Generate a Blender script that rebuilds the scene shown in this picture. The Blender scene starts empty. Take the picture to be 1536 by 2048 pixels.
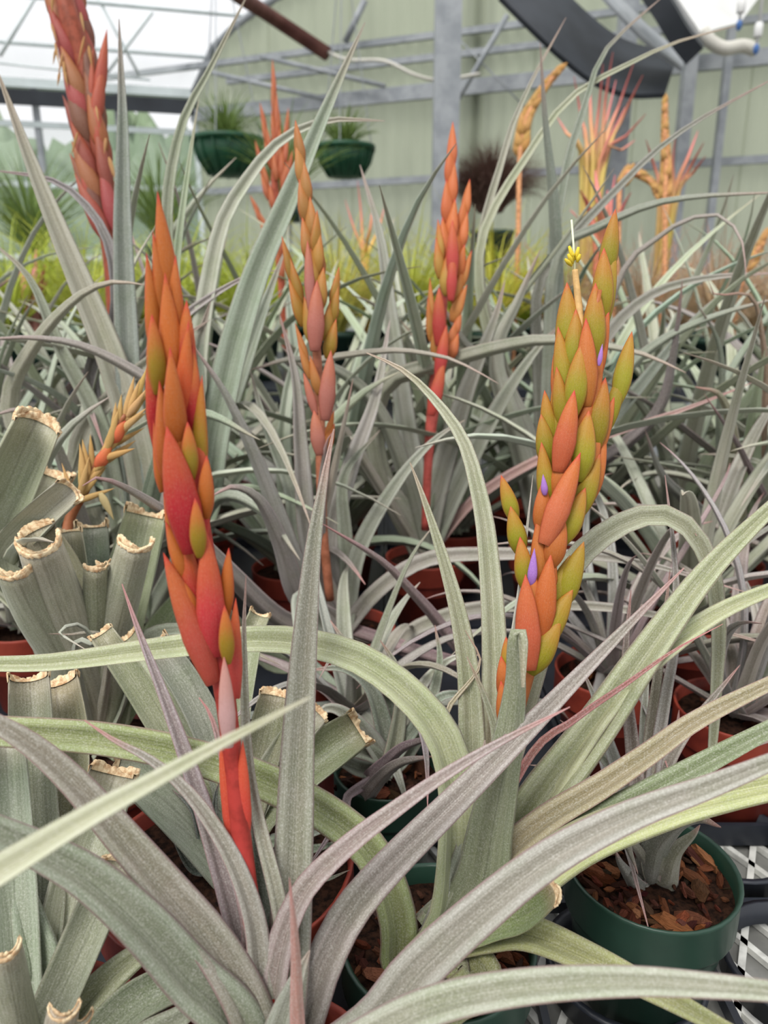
import bpy, math, random
import numpy as np
from mathutils import Vector, Matrix

random.seed(7); RNG = np.random.default_rng(7)
SC = bpy.context.scene
COL = SC.collection

# ---------------------------------------------------------------- camera
F, CX, CY = 1479.0, 768.0, 1024.0
PITCH = math.radians(16.0)
CAM = np.array([0.0, 0.0, 1.34])
FWD = np.array([0.0, math.cos(PITCH), -math.sin(PITCH)])
RIGHT = np.array([1.0, 0.0, 0.0])
UP = np.array([0.0, math.sin(PITCH), math.cos(PITCH)])
cd = bpy.data.cameras.new('camera'); cam = bpy.data.objects.new('camera', cd); COL.objects.link(cam)
cam.location = CAM; cam.rotation_euler = (math.pi/2 - PITCH, 0, 0)
cd.sensor_fit = 'VERTICAL'; cd.sensor_height = 36.0; cd.lens = 36.0*F/2048.0
cd.clip_start = 0.02; cd.clip_end = 200
cd.dof.use_dof = True; cd.dof.focus_distance = 0.52; cd.dof.aperture_fstop = 7.5
SC.camera = cam

# ---------------------------------------------------------------- sky and exposure
w = bpy.data.worlds.new('World'); SC.world = w; w.use_nodes = True
nt = w.node_tree; nt.nodes.clear()
tc = nt.nodes.new('ShaderNodeTexCoord'); sx = nt.nodes.new('ShaderNodeSeparateXYZ')
mr = nt.nodes.new('ShaderNodeMapRange'); mr.inputs[1].default_value = 0; mr.inputs[2].default_value = 1
mr.inputs[3].default_value = 0.95; mr.inputs[4].default_value = 1.15
bg = nt.nodes.new('ShaderNodeBackground'); bg.inputs[0].default_value = (0.97, 0.98, 1.0, 1)
wo = nt.nodes.new('ShaderNodeOutputWorld')
nt.links.new(tc.outputs['Generated'], sx.inputs[0]); nt.links.new(sx.outputs[2], mr.inputs[0])
nt.links.new(mr.outputs[0], bg.inputs[1]); nt.links.new(bg.outputs[0], wo.inputs[0])
sd = bpy.data.lights.new('sun', 'SUN'); sd.energy = 3.1; sd.angle = math.radians(28); sd.color = (1.0, 0.97, 0.92)
sun = bpy.data.objects.new('sun', sd); COL.objects.link(sun)
sun.rotation_euler = (math.radians(28), math.radians(-18), 0); sun.location = (0, 0, 12)
SC.view_settings.view_transform = 'Standard'; SC.view_settings.look = 'None'
SC.view_settings.exposure = 0.12; SC.view_settings.gamma = 1.0; SC.view_settings.use_curve_mapping = False
SC.cycles.max_bounces = 8; SC.cycles.diffuse_bounces = 4; SC.cycles.transparent_max_bounces = 16
SC.cycles.caustics_reflective = False; SC.cycles.caustics_refractive = False

# ---------------------------------------------------------------- helpers
def P(px, py, d):
    return CAM + FWD*d + RIGHT*((px-CX)/F*d) + UP*(-(py-CY)/F*d)
def ray(px, py):
    return FWD + RIGHT*((px-CX)/F) + UP*(-(py-CY)/F)
def PZ(px, py, z):
    r = ray(px, py); t = (z-CAM[2])/r[2]; return CAM + r*t
def depth_of(p): return float(np.dot(np.asarray(p)-CAM, FWD))
def nrm(v):
    v = np.asarray(v, float); n = np.linalg.norm(v, axis=-1, keepdims=True); return v/np.maximum(n, 1e-9)
def lin(c, a=1.0):
    o = []
    for x in c[:3]:
        x = x/255.0; o.append(x/12.92 if x <= .04045 else ((x+.055)/1.055)**2.4)
    return (o[0], o[1], o[2], a)

def thing(name, label, cat, loc=(0, 0, 0), group=None):
    o = bpy.data.objects.new(name, None); COL.objects.link(o); o.location = Vector([float(v) for v in loc])
    o.empty_display_size = .02
    o['label'] = label; o['category'] = cat
    if group: o['group'] = group
    return o
def tag(o, label, cat, group=None):
    o['label'] = label; o['category'] = cat
    if group: o['group'] = group
    return o
def org(par):
    o = np.zeros(3)
    while par is not None:
        o = o + np.array(par.location); par = par.parent
    return o
def link(name, me, parent=None, color=None):
    o = bpy.data.objects.new(name, me); COL.objects.link(o)
    if parent is not None: o.parent = parent
    if color is not None: o.color = color
    return o
def mesh(name, V, Fc, mat, smooth=True, uv=None):
    me = bpy.data.meshes.new(name)
    me.from_pydata([tuple(v) for v in np.asarray(V, float).tolist()], [], [tuple(int(i) for i in f) for f in Fc])
    if uv is not None:
        l = me.uv_layers.new(name='UVMap')
        idx = np.empty(len(me.loops), dtype=np.int32); me.loops.foreach_get('vertex_index', idx)
        l.data.foreach_set('uv', np.asarray(uv, np.float32)[idx].ravel())
    if smooth: me.polygons.foreach_set('use_smooth', [True]*len(me.polygons))
    me.materials.append(mat); me.update()
    return me
def obj(name, V, Fc, mat, parent=None, color=None, smooth=True, uv=None):
    """mesh given in world coordinates, hung under parent"""
    V = np.asarray(V, float) - org(parent)
    return link(name, mesh(name, V, Fc, mat, smooth, uv), parent, color)
def struct(o): o['kind'] = 'structure'; return o

class MB:
    def __init__(s): s.V = []; s.F = []
    def add(s, V, Fc):
        k = len(s.V); s.V.extend([tuple(map(float, v)) for v in V]); s.F.extend([tuple(i+k for i in f) for f in Fc]); return s
    def box(s, c, e, ax=None):
        ax = np.eye(3) if ax is None else np.asarray(ax)
        c = np.asarray(c, float); V = []
        for a in (-1, 1):
            for b in (-1, 1):
                for d in (-1, 1): V.append(c + ax[0]*a*e[0]/2 + ax[1]*b*e[1]/2 + ax[2]*d*e[2]/2)
        return s.add(V, [(0, 1, 3, 2), (4, 6, 7, 5), (0, 4, 5, 1), (2, 3, 7, 6), (0, 2, 6, 4), (1, 5, 7, 3)])
    def bar(s, a, b, wd, ht=None, up=(0, 0, 1)):
        a = np.asarray(a, float); b = np.asarray(b, float); ht = ht or wd
        t = nrm(b-a); sd_ = nrm(np.cross(t, up)) if abs(np.dot(t, up)) < .99 else np.array([1., 0, 0])
        n = np.cross(sd_, t); return s.box((a+b)/2, (np.linalg.norm(b-a), wd, ht), (t, sd_, n))
    def tube(s, pts, rad, n=8, cap=True):
        V, Fc = tube_geo(pts, rad, n, cap); return s.add(V, Fc)
    def lathe(s, c, prof, n=32):
        c = np.asarray(c, float); V = []; Fc = []
        for r, z in prof:
            for k in range(n):
                a = 2*math.pi*k/n; V.append(c + np.array([r*math.cos(a), r*math.sin(a), z]))
        for i in range(len(prof)-1):
            for k in range(n):
                Fc.append((i*n+k, i*n+(k+1) % n, (i+1)*n+(k+1) % n, (i+1)*n+k))
        return s.add(V, Fc)
    def make(s, name, mat, parent=None, color=None, smooth=False):
        return obj(name, s.V, s.F, mat, parent, color, smooth)

def tube_geo(pts, rad, n=8, cap=True):
    pts = np.asarray(pts, float); m = len(pts)
    rad = np.full(m, rad) if np.isscalar(rad) else np.asarray(rad)
    T = nrm(np.gradient(pts, axis=0)); ref = np.array([.31, .9, .29]); 
    S = nrm(np.cross(T, ref)); N = np.cross(T, S)
    a = np.linspace(0, 2*math.pi, n, endpoint=False)
    V = (pts[:, None] + rad[:, None, None]*(np.cos(a)[None, :, None]*S[:, None] + np.sin(a)[None, :, None]*N[:, None])).reshape(-1, 3)
    Fc = [(i*n+k, i*n+(k+1) % n, (i+1)*n+(k+1) % n, (i+1)*n+k) for i in range(m-1) for k in range(n)]
    if cap: Fc += [tuple(range(n-1, -1, -1)), tuple((m-1)*n+k for k in range(n))]
    return V, Fc
def spline(pts, n):
    """Catmull-Rom through pts, n points evenly spaced"""
    p = np.asarray(pts, float)
    if len(p) == 2: 
        t = np.linspace(0, 1, n)[:, None]; return p[0]*(1-t)+p[1]*t
    q = np.vstack([2*p[0]-p[1], p, 2*p[-1]-p[-2]]); out = []
    for i in range(1, len(q)-2):
        a, b, c, d = q[i-1], q[i], q[i+1], q[i+2]
        t = np.linspace(0, 1, 12, endpoint=False)[:, None]
        out.append(.5*((2*b)+(-a+c)*t+(2*a-5*b+4*c-d)*t*t+(-a+3*b-3*c+d)*t**3))
    out = np.vstack(out+[p[-1:]])
    s = np.concatenate([[0], np.cumsum(np.linalg.norm(np.diff(out, axis=0), axis=1))])
    u = np.linspace(0, s[-1], n)
    return np.stack([np.interp(u, s, out[:, k]) for k in range(3)], 1)

# ---------------------------------------------------------------- materials
class NT:
    def __init__(s, name):
        s.m = bpy.data.materials.new(name); s.m.use_nodes = True; s.t = s.m.node_tree; s.t.nodes.clear()
        s.out = s.n('OutputMaterial'); s.b = s.n('BsdfPrincipled'); s.l(s.b.outputs[0], s.out.inputs[0])
    def n(s, k, **kw):
        x = s.t.nodes.new('ShaderNode'+k)
        for a, b in kw.items(): setattr(x, a, b)
        return x
    def l(s, a, b): s.t.links.new(a, b)
    def val(s, sock, v):
        if isinstance(v, bpy.types.NodeSocket): s.l(v, sock)
        else: sock.default_value = v
    def math(s, op, a, b=0.0, c=0.0):
        x = s.n('Math', operation=op)
        for i, v in enumerate((a, b, c)): s.val(x.inputs[i], v)
        return x.outputs[0]
    def mix(s, f, a, b, mode='MIX'):
        x = s.n('Mix', data_type='RGBA', blend_type=mode)
        s.val(x.inputs[0], f); s.val(x.inputs[6], a); s.val(x.inputs[7], b); return x.outputs[2]
    def noise(s, vec, scale, detail=2.0, rough=.5):
        x = s.n('TexNoise'); x.inputs['Scale'].default_value = scale; x.inputs['Detail'].default_value = detail
        x.inputs['Roughness'].default_value = rough
        if vec is not None: s.l(vec, x.inputs['Vector'])
        return x.outputs['Fac']
    def ramp(s, f, a, b, lo=0.0, hi=1.0):
        x = s.n('MapRange'); x.interpolation_type = 'SMOOTHSTEP'
        s.val(x.inputs[0], f); x.inputs[1].default_value = a; x.inputs[2].default_value = b
        x.inputs[3].default_value = lo; x.inputs[4].default_value = hi; return x.outputs[0]
    def mapping(s, vec, sc):
        x = s.n('Mapping'); s.l(vec, x.inputs[0]); x.inputs['Scale'].default_value = sc; return x.outputs[0]
    def bump(s, h, strength, dist):
        x = s.n('Bump'); x.inputs['Strength'].default_value = strength; x.inputs['Distance'].default_value = dist
        s.l(h, x.inputs['Height']); s.l(x.outputs[0], s.b.inputs['Normal'])
    def fin(s, color, rough=.5, spec=.5):
        s.val(s.b.inputs['Base Color'], color); s.val(s.b.inputs['Roughness'], rough)
        s.b.inputs['Specular IOR Level'].default_value = spec; return s.m

def leaf_material():
    k = NT('leaf_scurf'); tc = k.n('TexCoord'); oi = k.n('ObjectInfo')
    uv = k.n('SeparateXYZ'); k.l(tc.outputs['UV'], uv.inputs[0]); u, v = uv.outputs[0], uv.outputs[1]
    vt = v; uu = u
    e = k.math('MULTIPLY', k.math('ABSOLUTE', k.math('SUBTRACT', uu, .5)), 2.0)
    comb = k.n('CombineXYZ'); k.l(k.math('MULTIPLY', uu, 26.0), comb.inputs[0]); k.l(k.math('MULTIPLY', v, 5.0), comb.inputs[1]); k.l(oi.outputs['Random'], comb.inputs[2])
    stripe = k.noise(comb.outputs[0], 1.0, 3.0, .6)
    blot = k.noise(tc.outputs['Object'], 34.0, 3.0)
    speck = k.noise(tc.outputs['Object'], 900.0, 4.0, .8)
    base = oi.outputs['Color']; red = oi.outputs['Alpha']
    c = k.mix(1.0, base, (.93, .92, .89, 1), 'MULTIPLY')
    cen = k.math('MULTIPLY', k.ramp(e, .35, .62, 1, 0), k.math('ADD', .25, k.math('MULTIPLY', red, .5)))
    c = k.mix(cen, c, k.mix(1.0, c, (.74, .70, .64, 1), 'MULTIPLY'))
    c = k.mix(k.ramp(stripe, .32, .72, 0, .65), c, k.mix(1.0, c, (.50, .52, .46, 1), 'MULTIPLY'))
    c = k.mix(k.ramp(blot, .42, .72, 0, .45), c, k.mix(1.0, c, (.70, .80, .60, 1), 'MULTIPLY'))
    c = k.mix(k.ramp(speck, .44, .68, 0, .40), c, (.62, .61, .57, 1))
    mid = k.ramp(k.math('ABSOLUTE', k.math('SUBTRACT', uu, .5)), .0, .03, .5, 0)
    c = k.mix(mid, c, k.mix(1.0, c, (.6, .6, .56, 1), 'MULTIPLY'))
    edge = k.math('MULTIPLY', k.ramp(e, .80, .97, 0, .75), k.math('MINIMUM', k.math('MULTIPLY', red, 1.2), 1.0))
    c = k.mix(edge, c, (.30, .14, .15, 1))
    tip = k.math('MULTIPLY', k.ramp(vt, .84, 1.0, 0, .75), red)
    c = k.mix(tip, c, (.50, .20, .19, 1))
    k.bump(k.math('ADD', stripe, k.math('MULTIPLY', speck, .35)), .35, .0012)
    k.b.inputs['Sheen Weight'].default_value = .12; k.b.inputs['Sheen Roughness'].default_value = .5
    return k.fin(c, .46, .5)

def bract_material():
    k = NT('bract_skin'); tc = k.n('TexCoord'); oi = k.n('ObjectInfo')
    uv = k.n('SeparateXYZ'); k.l(tc.outputs['UV'], uv.inputs[0]); u, v = uv.outputs[0], uv.outputs[1]
    base = oi.outputs['Color']; red = oi.outputs['Alpha']
    n1 = k.noise(tc.outputs['Object'], 3.0, 3.0); n2 = k.noise(tc.outputs['Object'], 60.0, 2.0, .7)
    vv = k.math('ADD', v, k.math('MULTIPLY', k.math('SUBTRACT', n1, .5), .35))
    f1 = k.math('MULTIPLY', k.ramp(vv, .30, .85), red)
    c = k.mix(f1, base, (.42, .11, .018, 1))
    side = k.math('ABSOLUTE', k.math('SUBTRACT', k.math('PINGPONG', k.math('ADD', u, .25), .5), .5))
    c = k.mix(k.math('MULTIPLY', k.ramp(side, .10, .26, 0, .75), red), c, (.44, .075, .028, 1))
    c = k.mix(k.math('MULTIPLY', k.ramp(vv, .80, 1.0), k.math('MINIMUM', k.math('MULTIPLY', red, 1.3), 1.0)), c, (.46, .04, .025, 1))
    n3 = k.noise(tc.outputs['Object'], 22.0, 4.0, .7)
    c = k.mix(k.ramp(n3, .48, .72, 0, .4), c, k.mix(1.0, c, (.62, .55, .5, 1), 'MULTIPLY'))
    c = k.mix(k.ramp(n2, .5, .72, 0, .22), c, (.50, .38, .28, 1))
    comb = k.n('CombineXYZ'); k.l(k.math('MULTIPLY', u, 40.0), comb.inputs[0]); k.l(k.math('MULTIPLY', v, 2.0), comb.inputs[1])
    st = k.noise(comb.outputs[0], 1.0, 2.0)
    k.bump(st, .08, .04)
    return k.fin(c, .55, .3)

def plain(name, c, rough=.6, var=.25, scale=40.0, bump=0.0, spec=.4, c2=None, metal=0.0, coord='Object'):
    k = NT(name); tc = k.n('TexCoord'); n1 = k.noise(tc.outputs[coord], scale, 4.0, .6)
    c = lin(c); c2 = lin(c2) if c2 else tuple(x*(1-var*1.6) for x in c[:3])+(1,)
    col = k.mix(k.ramp(n1, .35, .68), c, c2)
    if bump: k.bump(n1, bump, .002)
    k.b.inputs['Metallic'].default_value = metal
    return k.fin(col, rough, spec)

def tinted(name, rough=.6, scale=60.0, spec=.3, dark=.55, stretch=None):
    k = NT(name); tc = k.n('TexCoord'); oi = k.n('ObjectInfo'); n1 = k.noise(tc.outputs['Object'] if stretch is None else k.mapping(tc.outputs['Object'], stretch), scale, 4.0, .65)
    c = k.mix(k.ramp(n1, .38, .7), oi.outputs['Color'], k.mix(1.0, oi.outputs['Color'], (dark, dark*.95, dark*.85, 1), 'MULTIPLY'))
    k.bump(n1, .3, .001); return k.fin(c, rough, spec)

def fibre_mat(name):
    """thin leaves: colour runs from the object colour at the base to a pink tip by alpha"""
    k = NT(name); tc = k.n('TexCoord'); oi = k.n('ObjectInfo'); uv = k.n('SeparateXYZ'); k.l(tc.outputs['UV'], uv.inputs[0])
    n1 = k.noise(tc.outputs['Object'], 12.0, 3.0)
    c = k.mix(k.ramp(n1, .35, .7, 0, .5), oi.outputs['Color'], k.mix(1.0, oi.outputs['Color'], (.6, .62, .45, 1), 'MULTIPLY'))
    c = k.mix(k.math('MULTIPLY', k.ramp(uv.outputs[1], .5, .95), oi.outputs['Alpha']), c, (.55, .16, .17, 1))
    return k.fin(c, .6, .25)

def translucent(name, c, trans, transp, dif=.3, ribs=0.0, axis=None):
    k = NT(name); t = k.t
    tl = k.n('BsdfTranslucent'); tr = k.n('BsdfTransparent'); df = k.n('BsdfDiffuse')
    tc = k.n('TexCoord'); n1 = k.noise(k.mapping(tc.outputs['Object'], (2.0, 2.0, .35)), 1.6, 4.0, .6)
    col = k.mix(k.ramp(n1, .35, .7, 0, .5), lin(c), tuple(x*.78 for x in lin(c)[:3])+(1,))
    k.l(col, tl.inputs[0]); k.l(col, df.inputs[0]); tr.inputs[0].default_value = (1, 1, 1, 1)
    m1 = k.n('MixShader'); m1.inputs[0].default_value = dif; k.l(tl.outputs[0], m1.inputs[1]); k.l(df.outputs[0], m1.inputs[2])
    m2 = k.n('MixShader'); m2.inputs[0].default_value = transp; k.l(m1.outputs[0], m2.inputs[1]); k.l(tr.outputs[0], m2.inputs[2])
    k.t.nodes.remove(k.b); k.l(m2.outputs[0], k.out.inputs[0])
    return k.m

M_LEAF = leaf_material(); M_BRACT = bract_material()
M_STEM = tinted('stem_skin', .5, 70, .35, .62); M_DRY = tinted('dry_tissue', .8, 120, .15, .5)
M_FIBRE = fibre_mat('thin_leaf')
M_CUT = plain('cut_leaf_end', (226, 206, 170), .85, .3, 220, .6, .15, (176, 140, 104))
M_GREENPOT = plain('green_plastic', (34, 62, 50), .38, .12, 30, 0, .5)
M_REDPOT = plain('terracotta_plastic', (150, 62, 46), .5, .2, 25, 0, .4, (122, 46, 36))
M_SOIL = plain('potting_soil', (58, 38, 28), .95, .5, 180, 1.0, .1, (22, 15, 12))
M_BARK = tinted('bark_chip', .85, 6, .15, .38, (.5, 3, 3))
M_TRAY = plain('black_plastic', (38, 42, 50), .45, .2, 20, 0, .5)
M_BENCH = plain('galvanised_mesh', (220, 220, 214), .5, .15, 60, 0, .5, (180, 180, 175))
M_FLOOR = plain('concrete', (128, 126, 120), .9, .25, 3, .3, .2)
M_STEEL = plain('galvanised_steel', (156, 160, 164), .45, .15, 8, 0, .5, (132, 137, 142))
M_FRAME = plain('pale_aluminium', (214, 224, 224), .5, .1, 6, 0, .5)
M_PIPE = plain('rusty_pipe', (108, 70, 62), .7, .3, 5, .2, .3, (84, 50, 44))
M_DARK = plain('charcoal_sheet', (52, 56, 62), .6, .2, 4, 0, .3)
M_WHITE = plain('white_plastic', (228, 228, 226), .5, .05, 6, 0, .4)
M_BLUE = plain('blue_plastic', (70, 110, 170), .5, .1, 6)
M_HOSE = plain('pale_hose', (205, 202, 192), .5, .1, 6)
M_WALL = translucent('fibreglass_sheet', (188, 194, 172), .6, .03, .35)
M_ROOF = translucent('poly_film', (246, 248, 252), .5, .70, .12)
M_GLASS = translucent('dusty_glass', (196, 212, 204), .5, .84, .5)
M_GROUND = plain('outside_lawn', (120, 140, 92), .9, .3, 2)
M_BASKET = plain('green_basket', (28, 78, 52), .5, .2, 14)

# ---------------------------------------------------------------- leaves
def blade_geo(pts, W, S0, curl, th, nu=7, cap_end=False, vmax=1.0, groove=.05):
    pts = np.asarray(pts, float); m = len(pts); W = np.asarray(W, float)
    T = nrm(np.gradient(pts, axis=0)); S0 = np.broadcast_to(np.asarray(S0, float), (m, 3))
    S = nrm(S0 - (S0*T).sum(1, keepdims=True)*T); N = np.cross(T, S)
    curl = np.broadcast_to(np.asarray(curl, float), (m,))
    u = np.linspace(-1, 1, nu); a = curl[:, None]*u[None]; R = (W/2/np.maximum(curl, .02))[:, None]
    x = R*np.sin(a); y = R*(1-np.cos(a)) + W[:, None]*groove*(np.exp(-((np.abs(u)-.58)/.2)**2) - 1.1*np.exp(-(u/.22)**2))[None]
    mid = pts[:, None] + S[:, None]*x[..., None] + N[:, None]*y[..., None]
    nl = -np.sin(a)[..., None]*S[:, None] + np.cos(a)[..., None]*N[:, None]
    thk = (np.minimum(th, W*.35)[:, None]*np.sqrt(np.clip(1-u**2, 0, 1))[None])/2
    top = mid + nl*thk[..., None]; bot = mid - nl*thk[..., None]
    ring = np.concatenate([top, bot[:, nu-2:0:-1]], 1); k = ring.shape[1]
    V = ring.reshape(-1, 3)
    Fc = [(i*k+j, i*k+(j+1) % k, (i+1)*k+(j+1) % k, (i+1)*k+j) for i in range(m-1) for j in range(k)]
    if cap_end:
        b = (m-1)*k
        Fc.append((b, b+1, b+k-1))
        for j in range(1, nu-2): Fc.append((b+j, b+j+1, b+k-1-j, b+k-j))
        Fc.append((b+nu-2, b+nu-1, b+nu))
    uc = np.concatenate([(u+1)/2, ((u+1)/2)[nu-2:0:-1]])*.94+.03
    fr = np.linspace(0, vmax, m)
    uv = np.stack([np.broadcast_to(uc, (m, k)), np.broadcast_to(fr[:, None], (m, k))], -1).reshape(-1, 2)
    return V, Fc, uv, (ring[-1], T[-1], nu)

def jag(col, d=9, a=None):
    c = [max(5, min(250, x + random.gauss(0, d*.4))) for x in col]; g = random.gauss(0, d); c = [max(5, min(250, x+g)) for x in c]
    return lin(c, a if a is not None else .3)

class Plant:
    def __init__(s, label, px=None, py=None, pot='red', r=.065, name='potted_bromeliad', pos=None, h=.12, soil=True, chips=0, group=None, cat='potted plant', z=.918, base=.805):
        s.c = PZ(px, py, z) if pos is None else np.asarray(pos, float)
        s.d = depth_of(s.c); s.r = r
        s.o = thing(name, label, cat, (s.c[0], s.c[1], base), group)
        if pot: s.pot(pot, r, s.c[2]-base+.008, base, chips)
    def pot(s, kind, r, h, z0, chips):
        mat = M_GREENPOT if kind == 'green' else M_REDPOT
        c = (s.c[0], s.c[1], z0); rb = r*.72
        prof = [(0.001, 0), (rb-.004, 0), (rb, .003), (r*.925, h*.70), (r*.985, h*.705), (r, h*.73), (r*1.0, h-.004), (r+.0008, h-.001), (r-.0005, h), (r-.003, h-.002), (r*.93, h*.68), (r*.88, h*.55)]
        MB().lathe(c, prof, 40).make('pot', mat, s.o, smooth=True)
        n = 26; zs = s.c[2]-.008; rr = r*.955; V = [(s.c[0], s.c[1], zs+.004)]; Fc = []
        for j, q in enumerate((.35, .7, 1.0)):
            for i in range(n):
                a = 2*math.pi*i/n; V.append((s.c[0]+rr*q*math.cos(a), s.c[1]+rr*q*math.sin(a), zs+random.uniform(-.003, .003)*(q < 1)))
        for i in range(n): Fc.append((0, 1+i, 1+(i+1) % n))
        for j in range(2):
            for i in range(n): Fc.append((1+j*n+i, 1+(j+1)*n+i, 1+(j+1)*n+(i+1) % n, 1+j*n+(i+1) % n))
        so = obj('soil', V, Fc, M_SOIL, s.o)
        for i in range(chips):
            a = random.uniform(0, 2*math.pi); q = math.sqrt(random.uniform(.05, .80))*rr
            me = random.choice(CHIPS); o = link('bark_chip', me, so, jag(random.choice([(104, 60, 40), (76, 44, 32), (132, 84, 54), (56, 36, 28), (92, 50, 34), (70, 40, 30)]), 8))
            L = random.choice([.007, .010, .013, .018, .026])*random.uniform(.8, 1.2)
            o.scale = (L*1.2, L*random.uniform(.3, .6), L*random.uniform(.2, .4)); o.rotation_euler = (random.gauss(0, .35), random.gauss(0, .35), random.uniform(0, 6.3))
            o.location = Vector((s.c[0]+q*math.cos(a), s.c[1]+q*math.sin(a), zs+random.uniform(.001, .007))) - s.o.location
    # a leaf drawn from its place in the photograph: pixel path from base to tip, with depth running from the crown to d1
    def L(s, path, wpx, d1=None, col=(150, 156, 142), p=1.7, wt=.03, face=.35, tw=0.0, curl=(.55, 1.2), red=.35, d0=None, crown=True, dm=None, th=.0016, cut=False, nr=30, wb=None, tip_col=None):
        pts2 = [tuple(map(float, q.split(','))) for q in path.split()]
        pts2 = np.array(pts2); d0 = s.d if d0 is None else d0; d1 = d0-.04 if d1 is None else d1
        cpx = None
        if crown:
            rel = s.c-CAM; dd = depth_of(s.c); cpx = np.array([CX+F*np.dot(rel, RIGHT)/dd, CY-F*np.dot(rel, UP)/dd])
            pts2 = np.vstack([cpx[None], pts2]) if np.linalg.norm(cpx-pts2[0]) > 12 else pts2
        sl = np.concatenate([[0], np.cumsum(np.linalg.norm(np.diff(pts2, axis=0), axis=1))]); sl /= sl[-1]
        dep = d0 + (d1-d0)*sl if dm is None else d0*(1-sl)**2 + 2*(2*dm-.5*d0-.5*d1)*sl*(1-sl) + d1*sl**2
        pts = spline([P(a, b, c) for (a, b), c in zip(pts2, dep)], nr)
        if crown: pts[0] = pts[0]*.35 + s.c*.65
        T = nrm(np.gradient(pts, axis=0))
        rad = pts[-1]-pts[0]; rad[2] = 0
        if np.linalg.norm(rad) < 1e-3: rad = np.array([0, 1., 0])
        S = np.cross([0, 0, 1.], nrm(rad)); S = np.broadcast_to(S, T.shape)
        S = nrm(S-(S*T).sum(1, keepdims=True)*T)
        view = nrm(pts-CAM); E = nrm(np.cross(T, view))
        sg = np.sign((S*E).sum(1).mean()) or 1.0
        S = nrm(S*(1-face)+E*sg*face); S = nrm(S-(S*T).sum(1, keepdims=True)*T)
        if tw:
            N = np.cross(T, S); a = math.radians(tw)*np.linspace(.3, 1, nr)[:, None]; S = S*np.cos(a)+N*np.sin(a)
        app = np.clip(np.abs((S*E).sum(1)), .5, 1)
        v = np.linspace(0, 1, nr); cu = np.linspace(curl[0], curl[1], nr)
        prof = 1-(1-wt)*v**p
        if wb: prof = prof*(1+(wb-1)*np.clip(1-v/.22, 0, 1)**1.5)
        dcam = (pts-CAM)@FWD
        W = 1.12*wpx*prof*np.clip(dcam, .1, 9)/F/app/np.maximum(np.sin(np.minimum(cu, 1.57))/cu, .4)
        if wt > .15 and not cut:      # the leaf runs on past the frame to its own pointed tip
            t_ = T[-1].copy(); p_ = pts[-1].copy(); st_ = float(W[-1])*.9; ex = []; we = []
            for i in range(10):
                t_ = nrm(t_+np.array([0, 0, -.05])); p_ = p_+t_*st_; ex.append(p_); we.append(W[-1]*(1-((i+1)/10)**1.4)+.0006)
            pts = np.vstack([pts, ex]); W = np.concatenate([W, we]); S = np.vstack([S, np.repeat(S[-1:], 10, 0)]); cu = np.concatenate([cu, np.full(10, cu[-1])])
        return s.blade(pts, W, S, cu, th, jag(col, 6, red), cut)
    def blade(s, pts, W, S, cu, th, color, cut=False, nu=11, vmax=1.0):
        V, Fc, uv, end = blade_geo(pts, W, S, cu, th, nu, cut, vmax, .012 if cut else .085)
        o = obj('leaf', V, Fc, M_LEAF, s.o, color, uv=uv)
        if cut: s.cut_edge(o, end)
        return o
    def cut_edge(s, leaf, end):
        ring, T, nu = end; k = len(ring); cen = ring.mean(0); sz = np.linalg.norm(ring-cen, axis=1).max()
        ph = random.uniform(0, 6.3); V = []
        m = 5*(k//1); idx = np.linspace(0, k, 4*k, endpoint=False); n = len(idx)
        rr = np.array([ring[int(i) % k]*(1-(i % 1)) + ring[(int(i)+1) % k]*(i % 1) for i in idx])
        mid2 = np.roll(rr, 0, 0)
        # outward push, ragged end
        top = ring[:nu]; 
        loc = np.array([cen + (q-cen)*1.0 for q in rr])
        nrmdir = nrm(rr - np.array([cen]))
        out = nrmdir*sz*.05
        rg = RNG.uniform(.02, .22, n)*sz + sz*.16*np.sin(np.arange(n)/n*12.6+ph)
        rg = (rg+np.roll(rg, 1))/2
        A = rr - T*sz*.18*RNG.uniform(.6, 1.3, n)[:, None] + out*.7; B = rr + T*np.maximum(rg, .02*sz)[:, None] + out*1.6
        C = rr + T*np.maximum(rg, .02*sz)[:, None] - out*1.2; D = rr - T*sz*.1 - out*1.0
        V = np.concatenate([A, B, C, D]); Fc = []
        for r in range(3):
            for i in range(n): Fc.append((r*n+i, r*n+(i+1) % n, (r+1)*n+(i+1) % n, (r+1)*n+i))
        e = obj('cut_edge', V, Fc, M_CUT, leaf); e['label'] = 'ragged tan cut end'
    def rosette(s, n, Lr=(.3, .5), wr=(.018, .026), e=(80, 30), droop=(.6, 1.4), col=(150, 156, 142), cs=10, nr=14, nu=5, red=.3, a0=None, arange=None, curl=(.6, 1.2), th=.0016, mauve=.25):
        for i in range(n):
            a = (a0 or 0)+i*2.39996+random.gauss(0, .15) if arange is None else random.uniform(*arange)
            q = i/max(1, n-1); e0 = math.radians(e[0]+(e[1]-e[0])*q+random.gauss(0, 5)); L = random.uniform(*Lr)*(1-.15*abs(q-.6)); dr = random.uniform(*droop)
            p = s.c+np.array([math.cos(a), math.sin(a), 0])*.008; pts = [p.copy()]; st = L/9; az = a; daz = random.gauss(0, .06); kink = random.gauss(0, .08)
            for j in range(9):
                f = (j+1)/9; el = max(-1.2, e0-dr*f**1.6+kink*math.sin(f*6)); az += daz
                p = p+st*np.array([math.cos(el)*math.cos(az), math.cos(el)*math.sin(az), math.sin(el)]); pts.append(p.copy())
            pts = spline(pts, nr); pts[:, 2] = np.maximum(pts[:, 2], .825); v = np.linspace(0, 1, nr); W = random.uniform(*wr)*(1-.97*v**random.uniform(1.3, 2.4))*(1+.5*np.clip(1-v/.15, 0, 1))
            S = np.array([-math.sin(a), math.cos(a), 0.])
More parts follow.
